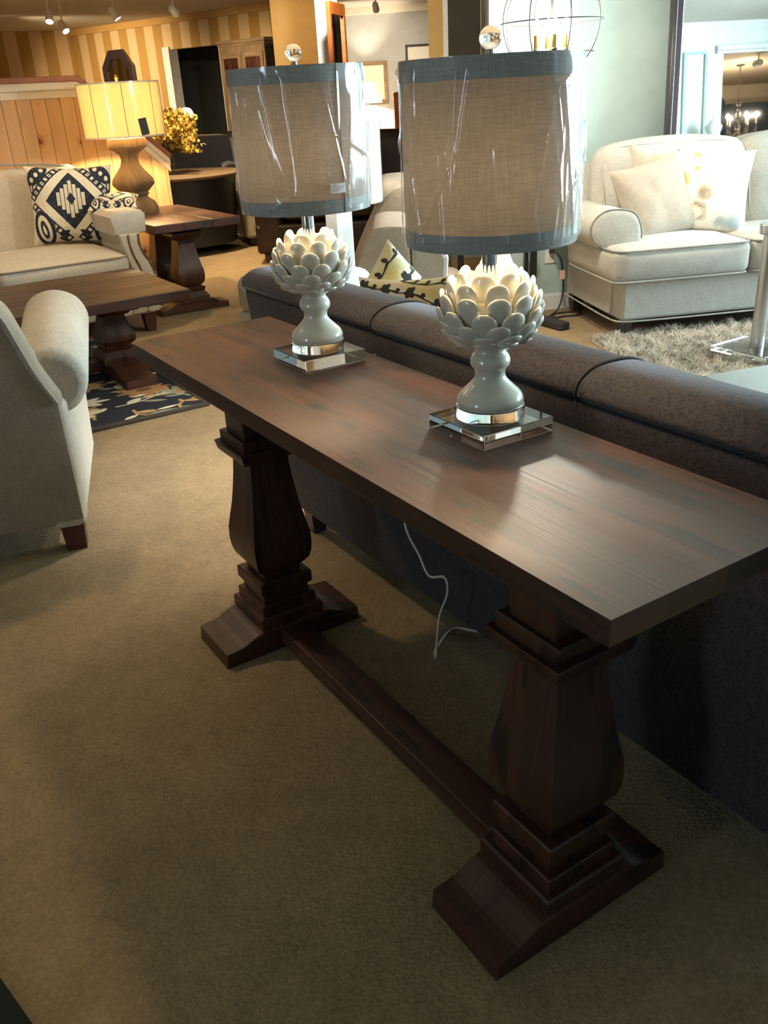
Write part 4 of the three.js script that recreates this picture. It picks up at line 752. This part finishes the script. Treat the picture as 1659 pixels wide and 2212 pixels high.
{
  const p = pillow('ikat_pillow', 'navy and cream ikat pillow in the corner of the left sofa', M.ikat, 0.52, 0.47, 0.17, [-3.80, 0.745, -0.885], [0, 0, 0], 61); p.rotation.order = 'YXZ'; p.rotation.set(-0.22, Math.PI / 2 - 0.30, -0.05);
  const q = pillow('ikat_pillow', 'folded ikat pillow end lying on the arm of the left sofa', M.ikat, 0.30, 0.24, 0.10, [-3.66, 0.745, -1.10], [0, 0, 0], 62); q.rotation.order = 'YXZ'; q.rotation.set(-1.35, Math.PI / 2 - 0.4, 0);
}
// turned wooden lamp on the end table
{
  const t = thing('wooden_lamp', 'lit drum shade lamp with a square turned wooden body on the end table', 'lamp', [-4.2, 0.61, -1.42], 0.35);
  mesh('turned_body', sqLoft([[0, .12, .12], [0.035, .12, .12], [0.075, .105, .105], [0.10, .075, .075], [0.115, .068, .068], [0.125, .08, .08], [0.14, .075, .075], [0.155, .09, .09], [0.19, .118, .118], [0.225, .112, .112], [0.27, .080, .080], [0.31, .055, .055], [0.345, .046, .046], [0.375, .050, .050], [0.40, .075, .075], [0.42, .10, .10], [0.428, .108, .108], [0.475, .108, .108], [0.48, .104, .104]].map(r => [r[0], r[1] * 0.86, r[2] * 0.86]), 0, 0, 0.75), M.oak, t);
  mesh('neck', cyl(0.012, 0.012, 0.12, 0, 0.53, 0, 16), M.brass, t);
  const sh = mesh('lamp_shade', drum(0.262, 0.262, 0.49, 0.815, 64), M.shadeCream, t);
  for (let k = 0; k < 8; k++) { const a = k * Math.PI / 4 + 0.2; mesh('shade_seam', box(0.003, 0.325, 0.003, 0.263 * Math.sin(a), 0.6525, 0.263 * Math.cos(a)), M.seam, sh); }
  mesh('trim_band', drum(0.264, 0.264, 0.488, 0.498, 64), M.mould, sh); mesh('trim_band', drum(0.264, 0.264, 0.808, 0.817, 64), M.mould, sh);
  const w = mesh('plastic_wrap', wrapGeo(0.2655, 0.486, 0.819, 91, 20, 200, 30), M.wrap, t); w.castShadow = false;
  mesh('bulb', new THREE.SphereGeometry(0.032, 20, 14).translate(0, 0.64, 0), M.bulbWarm, t); pointLamp([1.0, 0.68, 0.32], 6.5, [0, 0.64, 0], t, 1.6);
  const tg = mesh('paper_tag', box(0.058, 0.10, 0.001, 0, 0, 0), M.paperTag, t); tg.position.set(0.275 * Math.sin(1.38), 0.55, 0.275 * Math.cos(1.38)); tg.rotation.set(0, 1.38, 0.12);
  mesh('finial', lathe([[0, 0.815], [0.008, 0.815], [0.008, 0.835], [0.016, 0.845], [0.008, 0.862], [0, 0.865]], 14), M.brass, t);
}
// floral rug under the coffee table
{
  const t = thing('floral_rug', 'navy rug with tan and sage leaves under the coffee table', 'rug', [-2.455, 0, 0.42], 0.0);
  const g = new THREE.BoxGeometry(1.6, 0.014, 2.4); mesh('pile', g.translate(0, 0.007, 0), M.rug, t); mesh('binding', [rbox(0.025, 0.018, 2.42, 0.80, 0.009, 0, 0.006), rbox(0.025, 0.018, 2.42, -0.80, 0.009, 0, 0.006), rbox(1.6, 0.018, 0.025, 0, 0.009, 1.2, 0.006), rbox(1.6, 0.018, 0.025, 0, 0.009, -1.2, 0.006)], M.rugEdge, t);
}
{ const m = tag(mesh('teal_rug', rbox(1.4, 0.012, 1.0, 0, 0.006, 0.5, 0.004), M.teal), 'dark teal rug corner at the bottom left of the picture', 'rug'); m.position.set(0.92, 0, 0.662); m.rotation.y = 0.22; }

// ---------------------------------------------------------------- armchair in the left foreground, seen from behind
{
  const t = thing('armchair', 'cream armchair with rolled arms seen from behind at the left edge', 'armchair', [-0.657, 0, 0.49], 1.264);   // local +z is its back face, local +x its right arm in the picture
  const h = 0.42;
  // back: outline with a hollowed shoulder, extruded
  const o = [[h, 0.09], [h, 0.50], [h - 0.045, 0.60], [h - 0.075, 0.70], [h - 0.10, 0.775], [h - 0.125, 0.80], [h - 0.19, 0.815], [h - 0.25, 0.85], [h - 0.31, 0.915], [0, 0.945]];
  const full = [...o, ...o.slice(0, -1).reverse().map(([x, y]) => [-x, y])];
  const top = spline(full.slice(1, -1), 90), outl = [[-h, 0.09], [h, 0.09], ...top];
  const g = ext(outl, 0.15, 0.022); const p = g.attributes.position; for (let i = 0; i < p.count; i++) { const y = p.getY(i); p.setZ(i, p.getZ(i) - 0.075 + 0.05 * Math.pow(clamp((y - 0.3) / 0.65), 2)); } g.computeVertexNormals();
  mesh('backrest', uvm(toCreasedNormals(g, 0.6)), M.chairFab, t);
  mesh('welt', tube(top.filter((_, i) => i % 3 === 0).map(([x, y]) => [x * 0.985, y - 0.008, 0.002 + 0.05 * Math.pow(clamp((y - 0.3) / 0.65), 2)]), 0.005, 120, 6), M.creamFab, t);
  for (const s of [1, -1]) {
    const A = new THREE.Group(); A.name = 'arm'; t.add(A);
    const r = spline([[h - 0.13, 0.36], [h - 0.14, 0.55], [h - 0.10, 0.63], [h - 0.02, 0.655], [h + 0.055, 0.625], [h + 0.085, 0.56], [h + 0.07, 0.50], [h + 0.03, 0.455], [h - 0.02, 0.44]], 40).map(([x, y]) => [s * x, y]);
    const a = ext(s > 0 ? r : r.slice().reverse(), 0.60, 0.03); a.translate(0, 0, -0.40);
    { const q = a.attributes.position; for (let i = 0; i < q.count; i++) { const k = clamp(-q.getZ(i) / 0.7); q.setY(i, q.getY(i) + 0.055 * k - 0.045 * (1 - k) * (1 - k)); } a.computeVertexNormals(); }
    mesh('arm_roll', uvm(toCreasedNormals(a, 0.9)), M.creamFab, A);
    const sp = ext([[0.0, 0.09], [-0.72, 0.09], [-0.74, 0.30], [-0.70, 0.52], [-0.02, 0.48]].map(([z, y]) => [z, y]), 0.10, 0.02); sp.rotateY(-Math.PI / 2); sp.translate(s * (h - 0.05), 0, 0);
    { const q = sp.attributes.position; for (let i = 0; i < q.count; i++) { const zz = clamp(-q.getZ(i) / 0.7), yy = clamp((q.getY(i) - 0.09) / 0.4); if (q.getX(i) * s > h - 0.05) q.setX(i, q.getX(i) + s * 0.055 * Math.sin(Math.PI * clamp(zz * 0.85 + 0.0)) * (0.35 + 0.65 * yy)); } sp.computeVertexNormals(); }
    mesh('side_panel', uvm(toCreasedNormals(sp, 0.6)), M.creamFab, A);
  }
  mesh('seat_deck', rbox(0.72, 0.22, 0.64, 0, 0.20, -0.40, 0.03), M.creamFab, t); mesh('seat_cushion', cushion(0.60, 0.16, 0.62, 0, 0.40, -0.42, 0.06, 0.03, 3), M.creamFab, t);
  for (const [x, z] of [[h - 0.045, -0.045], [-h + 0.045, -0.045], [h - 0.06, -0.66], [-h + 0.06, -0.66]]) mesh('leg', sqLoft([[0, .030, .030], [0.10, .036, .036]], x, z), M.redLeg, t);
}

// ---------------------------------------------------------------- middle distance
const eye = [2.1016, 0.6041];
// beige lounge chair beyond the grey sofa
{
  const t = thing('beige_lounge_chair', 'beige lounge chair with a tall sloping back beyond the grey sofa', 'armchair', [-1.58, 0, -1.80], 0.98); t.scale.set(1.13, 0.91, 1.13);   // local z towards the viewer
  const slab = ext(spline([[-0.34, 0.10], [-0.20, 0.45], [-0.085, 0.76], [-0.06, 0.79], [0.02, 0.795], [0.06, 0.785], [0.075, 0.70], [0.08, 0.10]], 40), 0.5, 0.02);
  const a = mesh('arm', uvm(toCreasedNormals(slab, 0.6)), M.beigeFab, t); a.position.set(0, 0, -0.05);
  const front = mesh('side_panel', uvm(ext([[0.08, 0.10], [0.20, 0.10], [0.235, 0.62], [0.20, 0.70], [0.08, 0.72]], 0.48, 0.02)), M.sofaFab, t); front.position.set(0, 0, -0.05);
  const back = mesh('backrest', uvm(toCreasedNormals(ext(spline([[-0.30, 0.30], [-0.16, 0.66], [-0.06, 0.86], [0.0, 0.905], [0.10, 0.905], [0.16, 0.86], [0.22, 0.40], [0.22, 0.30]], 40), 0.60, 0.05), 0.7)), M.beigeFab, t); back.position.set(0.03, 0, -0.62);
  mesh('headrest', cushion(0.26, 0.16, 0.50, 0.05, 0.86, -0.62, 0.06, 0.02, 4), M.creamFab, t);
  mesh('seat', cushion(0.34, 0.20, 0.50, 0.16, 0.30, -0.40, 0.05, 0.02, 4), M.beigeFab, t);
  for (const [x, z] of [[-0.2, 0.1], [0.15, 0.1], [-0.2, -0.75], [0.15, -0.75]]) mesh('leg', sqLoft([[0, .02, .02], [0.26, .025, .025]], x, z), M.darkLeg, t);
}
{ // low beige ottoman past the left end of the grey sofa
  const t = thing('ottoman', 'light beige upholstered block seat at the left end of the grey sofa', 'ottoman', [-1.28, 0, -1.15], 0.32);
  mesh('padded_top', cushion(0.46, 0.16, 0.40, 0, 0.53, 0, 0.05, 0.015, 3), M.beigeFab, t); mesh('skirt', rbox(0.45, 0.37, 0.39, 0, 0.275, 0, 0.02), M.sofaFab, t);
  for (const [x, z] of [[-.18, .15], [.18, .15], [-.18, -.15], [.18, -.15]]) mesh('leg', sqLoft([[0, .02, .02], [0.09, .025, .025]], x, z), M.darkLeg, t);
}
{ // white wrapped lamp on a small table behind the farther artichoke lamp
  const px = -0.79, pz = -1.06, tb = thing('lamp_table', 'small white round table under the bright white column lamp', 'table', [px, 0, pz]);
  mesh('table_top', cyl(0.18, 0.18, 0.025, 0, 0.5975, 0, 40), M.white, tb); mesh('post', lathe([[0.03, 0.02], [0.03, 0.585]], 20), M.white, tb); mesh('foot', lathe([[0, 0], [0.18, 0], [0.18, 0.012], [0.04, 0.03], [0, 0.03]], 32), M.white, tb);
  const t = thing('white_lamp', 'bright white column lamp with a drum shade behind the farther artichoke lamp', 'lamp', [px, 0.61, pz]);
  mesh('column', rbox(0.075, 0.30, 0.075, 0, 0.15, 0, 0.008), M.whiteCeramic, t); mesh('neck', cyl(0.008, 0.008, 0.06, 0, 0.33, 0, 12), M.chrome, t);
  mesh('lamp_shade', drum(0.163, 0.163, 0.315, 0.625), M.shadeWhite, t); const w = mesh('plastic_wrap', wrapGeo(0.164, 0.313, 0.627, 33, 20, 200, 40), M.wrap, t); w.castShadow = false;
  mesh('bulb', new THREE.SphereGeometry(0.03, 18, 12).translate(0, 0.45, 0), M.bulbWhite, t); pointLamp([1.0, 0.93, 0.84], 6.5, [0, 0.45, 0], t, 1.5);
}
// ---------------------------------------------------------------- far left: flowers, tables, sofas
{
  const px = -6.15, pz = -2.36, y = 0.70;
  const tb = thing('round_table', 'dark round table carrying the yellow flowers', 'table', [px - 0.15, 0, pz - 0.15]);
  mesh('table_top', lathe([[0, y - 0.035], [0.60, y - 0.035], [0.62, y - 0.02], [0.62, y - 0.004], [0.60, y], [0, y]], 56), M.oak, tb); mesh('pedestal', lathe([[0.28, 0], [0.28, 0.03], [0.06, 0.08], [0.05, 0.4], [0.10, 0.64], [0.2, y - 0.036]], 32, 40), M.black, tb);
  mesh('skirt', lathe([[0.50, 0.08], [0.55, y - 0.036]], 48), M.black, tb);
  const t = thing('flower_vase', 'glass vase of yellow forsythia sprays on the dark round table', 'flowers', [px, y + 0.002, pz]);
  mesh('vase', lathe([[0, 0.003], [0.05, 0.003], [0.085, 0.05], [0.095, 0.11], [0.08, 0.17], [0.05, 0.205], [0.065, 0.235]], 32, 40), M.vase, t);
  const N = 4200, pet = new THREE.CircleGeometry(0.012, 5), im = new THREE.InstancedMesh(pet, M.yellow, N), d = new THREE.Object3D(), c = new THREE.Color(); let n = 0;
  const tips = []; for (let k = 0; k < 60; k++) {
    const a = rnd() * 6.283, sp = Math.pow(rnd(), 0.6) * 0.40, hh = rr(0.34, 0.60) - sp * 0.35, e = [sp * Math.sin(a), hh, sp * Math.cos(a)];
    tips.push(tube([[0.02 * Math.sin(a), 0.02, 0.02 * Math.cos(a)], [0.03 * Math.sin(a), 0.22, 0.03 * Math.cos(a)], [e[0] * 0.6, hh * 0.7, e[2] * 0.6], e], 0.003, 10, 4));
    for (let q = 0; q < 68 && n < N; q++, n++) { const f = rr(0.45, 1.03); d.position.set(lerp(0.03 * Math.sin(a), e[0], f) + rr(-0.03, 0.03), lerp(0.2, e[1], f) + rr(-0.03, 0.03), lerp(0.03 * Math.cos(a), e[2], f) + rr(-0.03, 0.03)); d.rotation.set(rnd() * 6, rnd() * 6, rnd() * 6); d.scale.setScalar(rr(0.8, 1.9)); d.updateMatrix(); im.setMatrixAt(n, d.matrix); const k2 = rr(0.6, 1.15); im.setColorAt(n, c.setRGB(k2, k2 * rr(0.8, 1.05), k2)); }
  }
  im.count = n; im.name = 'blossoms'; im.userData = { kind: 'stuff' }; im.castShadow = true; t.add(im); mesh('stems', tips, M.stem, t);
  const tg = mesh('paper_tag', box(0.075, 0.085, 0.002, 0, 0, 0), M.paper, t); tg.position.set(0.10, 0.38, 0.16); tg.rotation.set(-0.2, 1.1, 0.3);
}
function plainSofa(name, label, pos, turn, w, d, h, mat, arm = 0.2, seatH = 0.42, cat = 'sofa', cush = 2) {
  const t = thing(name, label, cat, pos, turn);
  mesh('base', rbox(w, 0.24, d, 0, 0.20, 0, 0.03), mat, t);
  const b = mesh('backrest', cushion(w - 0.02, h - 0.2, 0.22, 0, 0, 0, 0.08, 0.02, 5), mat, t); b.position.set(0, 0.2 + (h - 0.2) / 2, -d / 2 + 0.11); b.rotation.x = -0.08;
  for (const s of [-1, 1]) mesh('arm', cushion(arm, seatH + 0.16 - 0.08, d - 0.04, s * (w / 2 - arm / 2), 0.08 + (seatH + 0.08) / 2, 0.02, 0.07, 0.015, 6), mat, t);
  for (let k = 0; k < cush; k++) mesh('seat_cushion', cushion((w - 2 * arm) / cush - 0.01, 0.16, d - 0.24, -(w - 2 * arm) / 2 + (k + 0.5) * (w - 2 * arm) / cush, seatH - 0.06, 0.12, 0.05, 0.025, k + 9), mat, t);
  for (const [x, z] of [[-1, 1], [1, 1], [-1, -1], [1, -1]]) mesh('leg', sqLoft([[0, .022, .022], [0.09, .03, .03]], x * (w / 2 - 0.08), z * (d / 2 - 0.08)), M.darkLeg, t);
  return t;
}
{
  const c = plainSofa('club_chair', 'beige club chair with a black care tag beyond the end table', [-6.35, 0, -3.55], -0.2, 1.0, 0.92, 0.80, M.clubFab, 0.2, 0.44, 'armchair', 1);
  const tg = mesh('hang_tag', box(0.001, 0.10, 0.09, 0.505, 0.30, 0.1), M.black, c);
  plainSofa('dark_sofa', 'dark charcoal sofa beyond the yellow flowers', [-8.9, 0, -3.2], 1.25, 2.0, 0.95, 0.92, M.darkFab, 0.2, 0.45, 'sofa', 2);
  plainSofa('dark_loveseat', 'nearly black sofa under the far desk lamp in front of the doorway', [-10.6, 0, -4.5], 1.2, 1.9, 0.95, 0.88, M.leather, 0.22, 0.45, 'sofa', 2);
  plainSofa('leather_sofa', 'dark brown leather sofa between the two artichoke lamp shades', [-5.0, 0, -3.55], 1.0, 1.5, 0.98, 0.97, M.leather, 0.24, 0.48, 'sofa', 2);
}
{ // small lit lamp standing behind the dark sofa
  const t = thing('desk_lamp', 'small lit desk lamp glowing before the dark doorway', 'lamp', [-9.75, 0, -4.05]);
  mesh('pole', [rod([0, 0, 0], [0, 1.27, 0], 0.01), cyl(0.12, 0.12, 0.02, 0, 0.01, 0, 24)], M.iron, t); mesh('lamp_shade', lathe([[0.105, 1.12], [0.085, 1.19], [0.06, 1.225], [0.02, 1.24]], 24), M.shadeWhite, t);
  mesh('bulb', new THREE.SphereGeometry(0.026, 14, 10).translate(0, 1.17, 0), M.bulbWhite, t); pointLamp(SOFT, 2.0, [0, 1.165, 0], t, 1.2);
}
{ // octagonal mirror and cabinet on the striped wall
  const ux = 0.929, uz = -0.37, turn = -Math.atan2(uz, ux), on = (s, o, y) => [-16.1 + ux * s - uz * o, y, -4.53 + uz * s + ux * o];
  const m = thing('octagonal_mirror', 'dark octagonal framed mirror on the striped wallpaper', 'mirror', on(1.22, 0.02, 1.70), turn); m.scale.setScalar(0.8);
  const oct = k => [[-.5, -.30], [-.5, .30], [-.22, .62], [.22, .62], [.5, .30], [.5, -.30], [.22, -.62], [-.22, -.62]].map(([x, y]) => [x * k, y * k]);
  const s = new THREE.Shape(oct(1).map(p => new THREE.Vector2(...p))); s.holes.push(new THREE.Path(oct(0.74).map(p => new THREE.Vector2(...p))));
  mesh('frame', new THREE.ExtrudeGeometry(s, { depth: 0.05, bevelEnabled: true, bevelSize: 0.01, bevelThickness: 0.01, bevelSegments: 2 }), M.frameDark, m);
  mesh('mirror_glass', ext(oct(0.76), 0.01).translate(0, 0, 0.02), M.mirror, m);
  const c = thing('armoire', 'weathered wooden armoire with two panelled doors against the striped wall', 'cabinet', on(4.78, 0.36, 0), turn);
  mesh('carcass', rbox(0.92, 2.06, 0.56, 0, 1.03, 0, 0.01, 1), M.oak, c); mesh('side_panel', box(0.012, 1.98, 0.54, 0.466, 1.02, 0), M.black, c); mesh('cornice', [rbox(1.0, 0.05, 0.62, 0, 2.085, 0, 0.01, 0), rbox(0.96, 0.03, 0.59, 0, 2.045, 0, 0.008, 0)], M.oak, c);
  for (const sg of [-1, 1]) { const d = mesh('door', [rbox(0.06, 1.75, 0.03, sg * 0.225 - 0.18, 1.06, 0.29, 0.005, 1), rbox(0.06, 1.75, 0.03, sg * 0.225 + 0.18, 1.06, 0.29, 0.005, 1), rbox(0.30, 0.07, 0.03, sg * 0.225, 1.90, 0.29, 0.005, 0), rbox(0.30, 0.07, 0.03, sg * 0.225, 0.22, 0.29, 0.005, 0)], M.oak, c); mesh('door_panel', rbox(0.30, 1.62, 0.012, sg * 0.225, 1.06, 0.286, 0.004, 1), M.woodLeg, d); mesh('knob', new THREE.SphereGeometry(0.014, 12, 8).translate(sg * 0.035, 1.05, 0.315), M.brass, d); }
}
// ---------------------------------------------------------------- far bedroom display
{
  const a = [-13.6, -6.4], dx = 4.1, dz = -6.2, L = Math.hypot(dx, dz), ux = dx / L, uz = dz / L, turn = -Math.atan2(uz, ux), on = (s, o, y) => [a[0] + ux * s - uz * o, y, a[1] + uz * s + ux * o];
  const frame = (label, s, y, w, h, mat, fw) => { const t = thing('framed_picture', label, 'picture', on(s, 0.015, y), turn); mesh('frame', [rbox(w, fw, 0.03, 0, h / 2 - fw / 2, 0, 0.004), rbox(w, fw, 0.03, 0, -h / 2 + fw / 2, 0, 0.004), rbox(fw, h - 2 * fw, 0.03, -w / 2 + fw / 2, 0, 0, 0.004), rbox(fw, h - 2 * fw, 0.03, w / 2 - fw / 2, 0, 0, 0.004)], mat, t); mesh('print', box(w - fw, h - fw, 0.008, 0, 0, -0.004), M.paper, t); return t; };
  frame('pale print in a thin black frame beside the gold post', 3.47, 1.70, 0.72, 0.60, M.black, 0.035);
  frame('pale print in a grey wooden frame behind the white cone lamp', 2.53, 1.45, 0.50, 0.66, M.oak, 0.06);
  const nt = thing('nightstand', 'dark nightstand under the white cone lamp', 'table', on(2.42, 0.4, 0), turn); mesh('body', rbox(0.6, 0.66, 0.45, 0, 0.35, 0, 0.01), M.leather, nt); mesh('table_top', rbox(0.64, 0.03, 0.48, 0, 0.695, 0, 0.006), M.black, nt);
  const l = thing('bedside_lamp', 'lit white cone shade lamp in the far bedroom display', 'lamp', on(2.42, 0.4, 0.714), turn);
  mesh('base', lathe([[0, 0], [0.09, 0], [0.10, 0.05], [0.12, 0.15], [0.09, 0.27], [0.03, 0.34], [0.02, 0.40]], 28, 40), M.whiteCeramic, l); mesh('lamp_shade', lathe([[0.26, 0.42], [0.12, 0.75]], 40), M.shadeCream, l); mesh('bulb', new THREE.SphereGeometry(0.035, 14, 10).translate(0, 0.54, 0), M.bulbWhite, l); pointLamp(SOFT, 8, [0, 0.54, 0], l, 1.5);
  const b = thing('display_bed', 'dark bed with orange wooden posts in the far bedroom display', 'bed', on(3.72, 1.2, 0), turn);
  for (const [x, z] of [[-0.8, -0.98], [0.8, -0.98], [-0.8, 0.98], [0.8, 0.98]]) mesh('bed_post', sqLoft([[0, .045, .045], [1.22, .045, .045], [1.25, .055, .055], [1.28, .03, .03]], x, z), M.orangeWood, b);
  mesh('headboard', rbox(1.52, 0.7, 0.04, 0, 0.75, -0.98, 0.01, 0), M.orangeWood, b); mesh('mattress', cushion(1.56, 0.3, 1.9, 0, 0.55, 0, 0.08, 0.02, 4), M.darkFab, b); mesh('bed_rail', rbox(1.6, 0.2, 1.9, 0, 0.3, 0, 0.01), M.orangeWood, b);
  const m = thing('orange_mirror', 'orange wood framed mirror standing beside the white column', 'mirror', [-5.66, 0.9, -3.98], 2.3);
  mesh('frame', [rbox(0.05, 1.15, 0.04, -0.2, 0.55, 0, 0.005, 1), rbox(0.05, 1.15, 0.04, 0.2, 0.55, 0, 0.005, 1), rbox(0.35, 0.10, 0.04, 0, 1.075, 0, 0.005, 0), rbox(0.35, 0.05, 0.04, 0, 0.0, 0, 0.005, 0)], M.orangeWood, m); mesh('mirror_glass', box(0.36, 1.05, 0.01, 0, 0.54, -0.005), M.mirror, m);
  mesh('easel', [sqLoft([[-0.9, .02, .02], [0, .02, .02]], -0.18, -0.03), sqLoft([[-0.9, .02, .02], [0, .02, .02]], 0.18, -0.03)], M.orangeWood, m);
  const p = thing('pendant_lamp', 'white cylinder pendant hanging over the far bedroom display', 'lamp', [-8.3, 2.12, -7.2]); mesh('shade', lathe([[0, 0], [0.075, 0], [0.085, 0.01], [0.085, 0.28], [0.07, 0.30], [0, 0.30]], 28), M.white, p); mesh('cord', rod([0, 0.3, 0], [0, CEIL - 2.12, 0], 0.006), M.white, p);
}
{ // small cone lamp on the carpet past the grey sofa
  const t = thing('cone_lamp', 'small cream cone shade lamp behind the nearer artichoke lamp', 'lamp', [-1.44, 0, -2.34]);
  mesh('base', lathe([[0, 0], [0.07, 0], [0.075, 0.02], [0.03, 0.05], [0.02, 0.2], [0.035, 0.26], [0.012, 0.32], [0.012, 0.36]], 24, 40), M.oak, t); mesh('lamp_shade', lathe([[0.155, 0.30], [0.06, 0.52]], 36), M.shadeCream, t);
  mesh('bulb', new THREE.SphereGeometry(0.022, 14, 10).translate(0, 0.39, 0), M.bulbWarm, t); pointLamp(SOFT, 0.5, [0, 0.39, 0], t, 1.2);
}
{ // black framed leaning board beside the outlet
  const t = thing('black_easel', 'tall thin black easel standing by the end of the mint wall', 'easel', at(-0.22, 0.10, 0), TH);
  mesh('leg', sqLoft([[0, .014, .02], [0.78, .014, .02]], 0, 0), M.black, t); mesh('leg', sqLoft([[0, .010, .012], [0.70, .010, .012]], -0.03, -0.05), M.black, t); mesh('ledge', rbox(0.07, 0.02, 0.05, -0.01, 0.42, 0.03, 0.004), M.black, t);
}
{ // dark chair leg shape under the nearer shade, in front of the gold post
  const t = thing('dark_side_chair', 'black slanting chair back before the gold post', 'chair', [-2.62, 0, -2.80], 0.9);
  const b = mesh('backrest', uvm(ext([[-0.06, 0.44], [0.06, 0.44], [0.075, 0.95], [-0.02, 0.95]], 0.03, 0.006)), M.black, t); mesh('seat', rbox(0.40, 0.05, 0.40, 0.0, 0.43, -0.2, 0.01), M.black, t);
  for (const [x, z] of [[-.17, 0], [.17, 0], [-.17, -.38], [.17, -.38]]) mesh('leg', sqLoft([[0, .014, .014], [0.41, .018, .018]], x, z), M.black, t);
}
renderer.render(scene, camera);
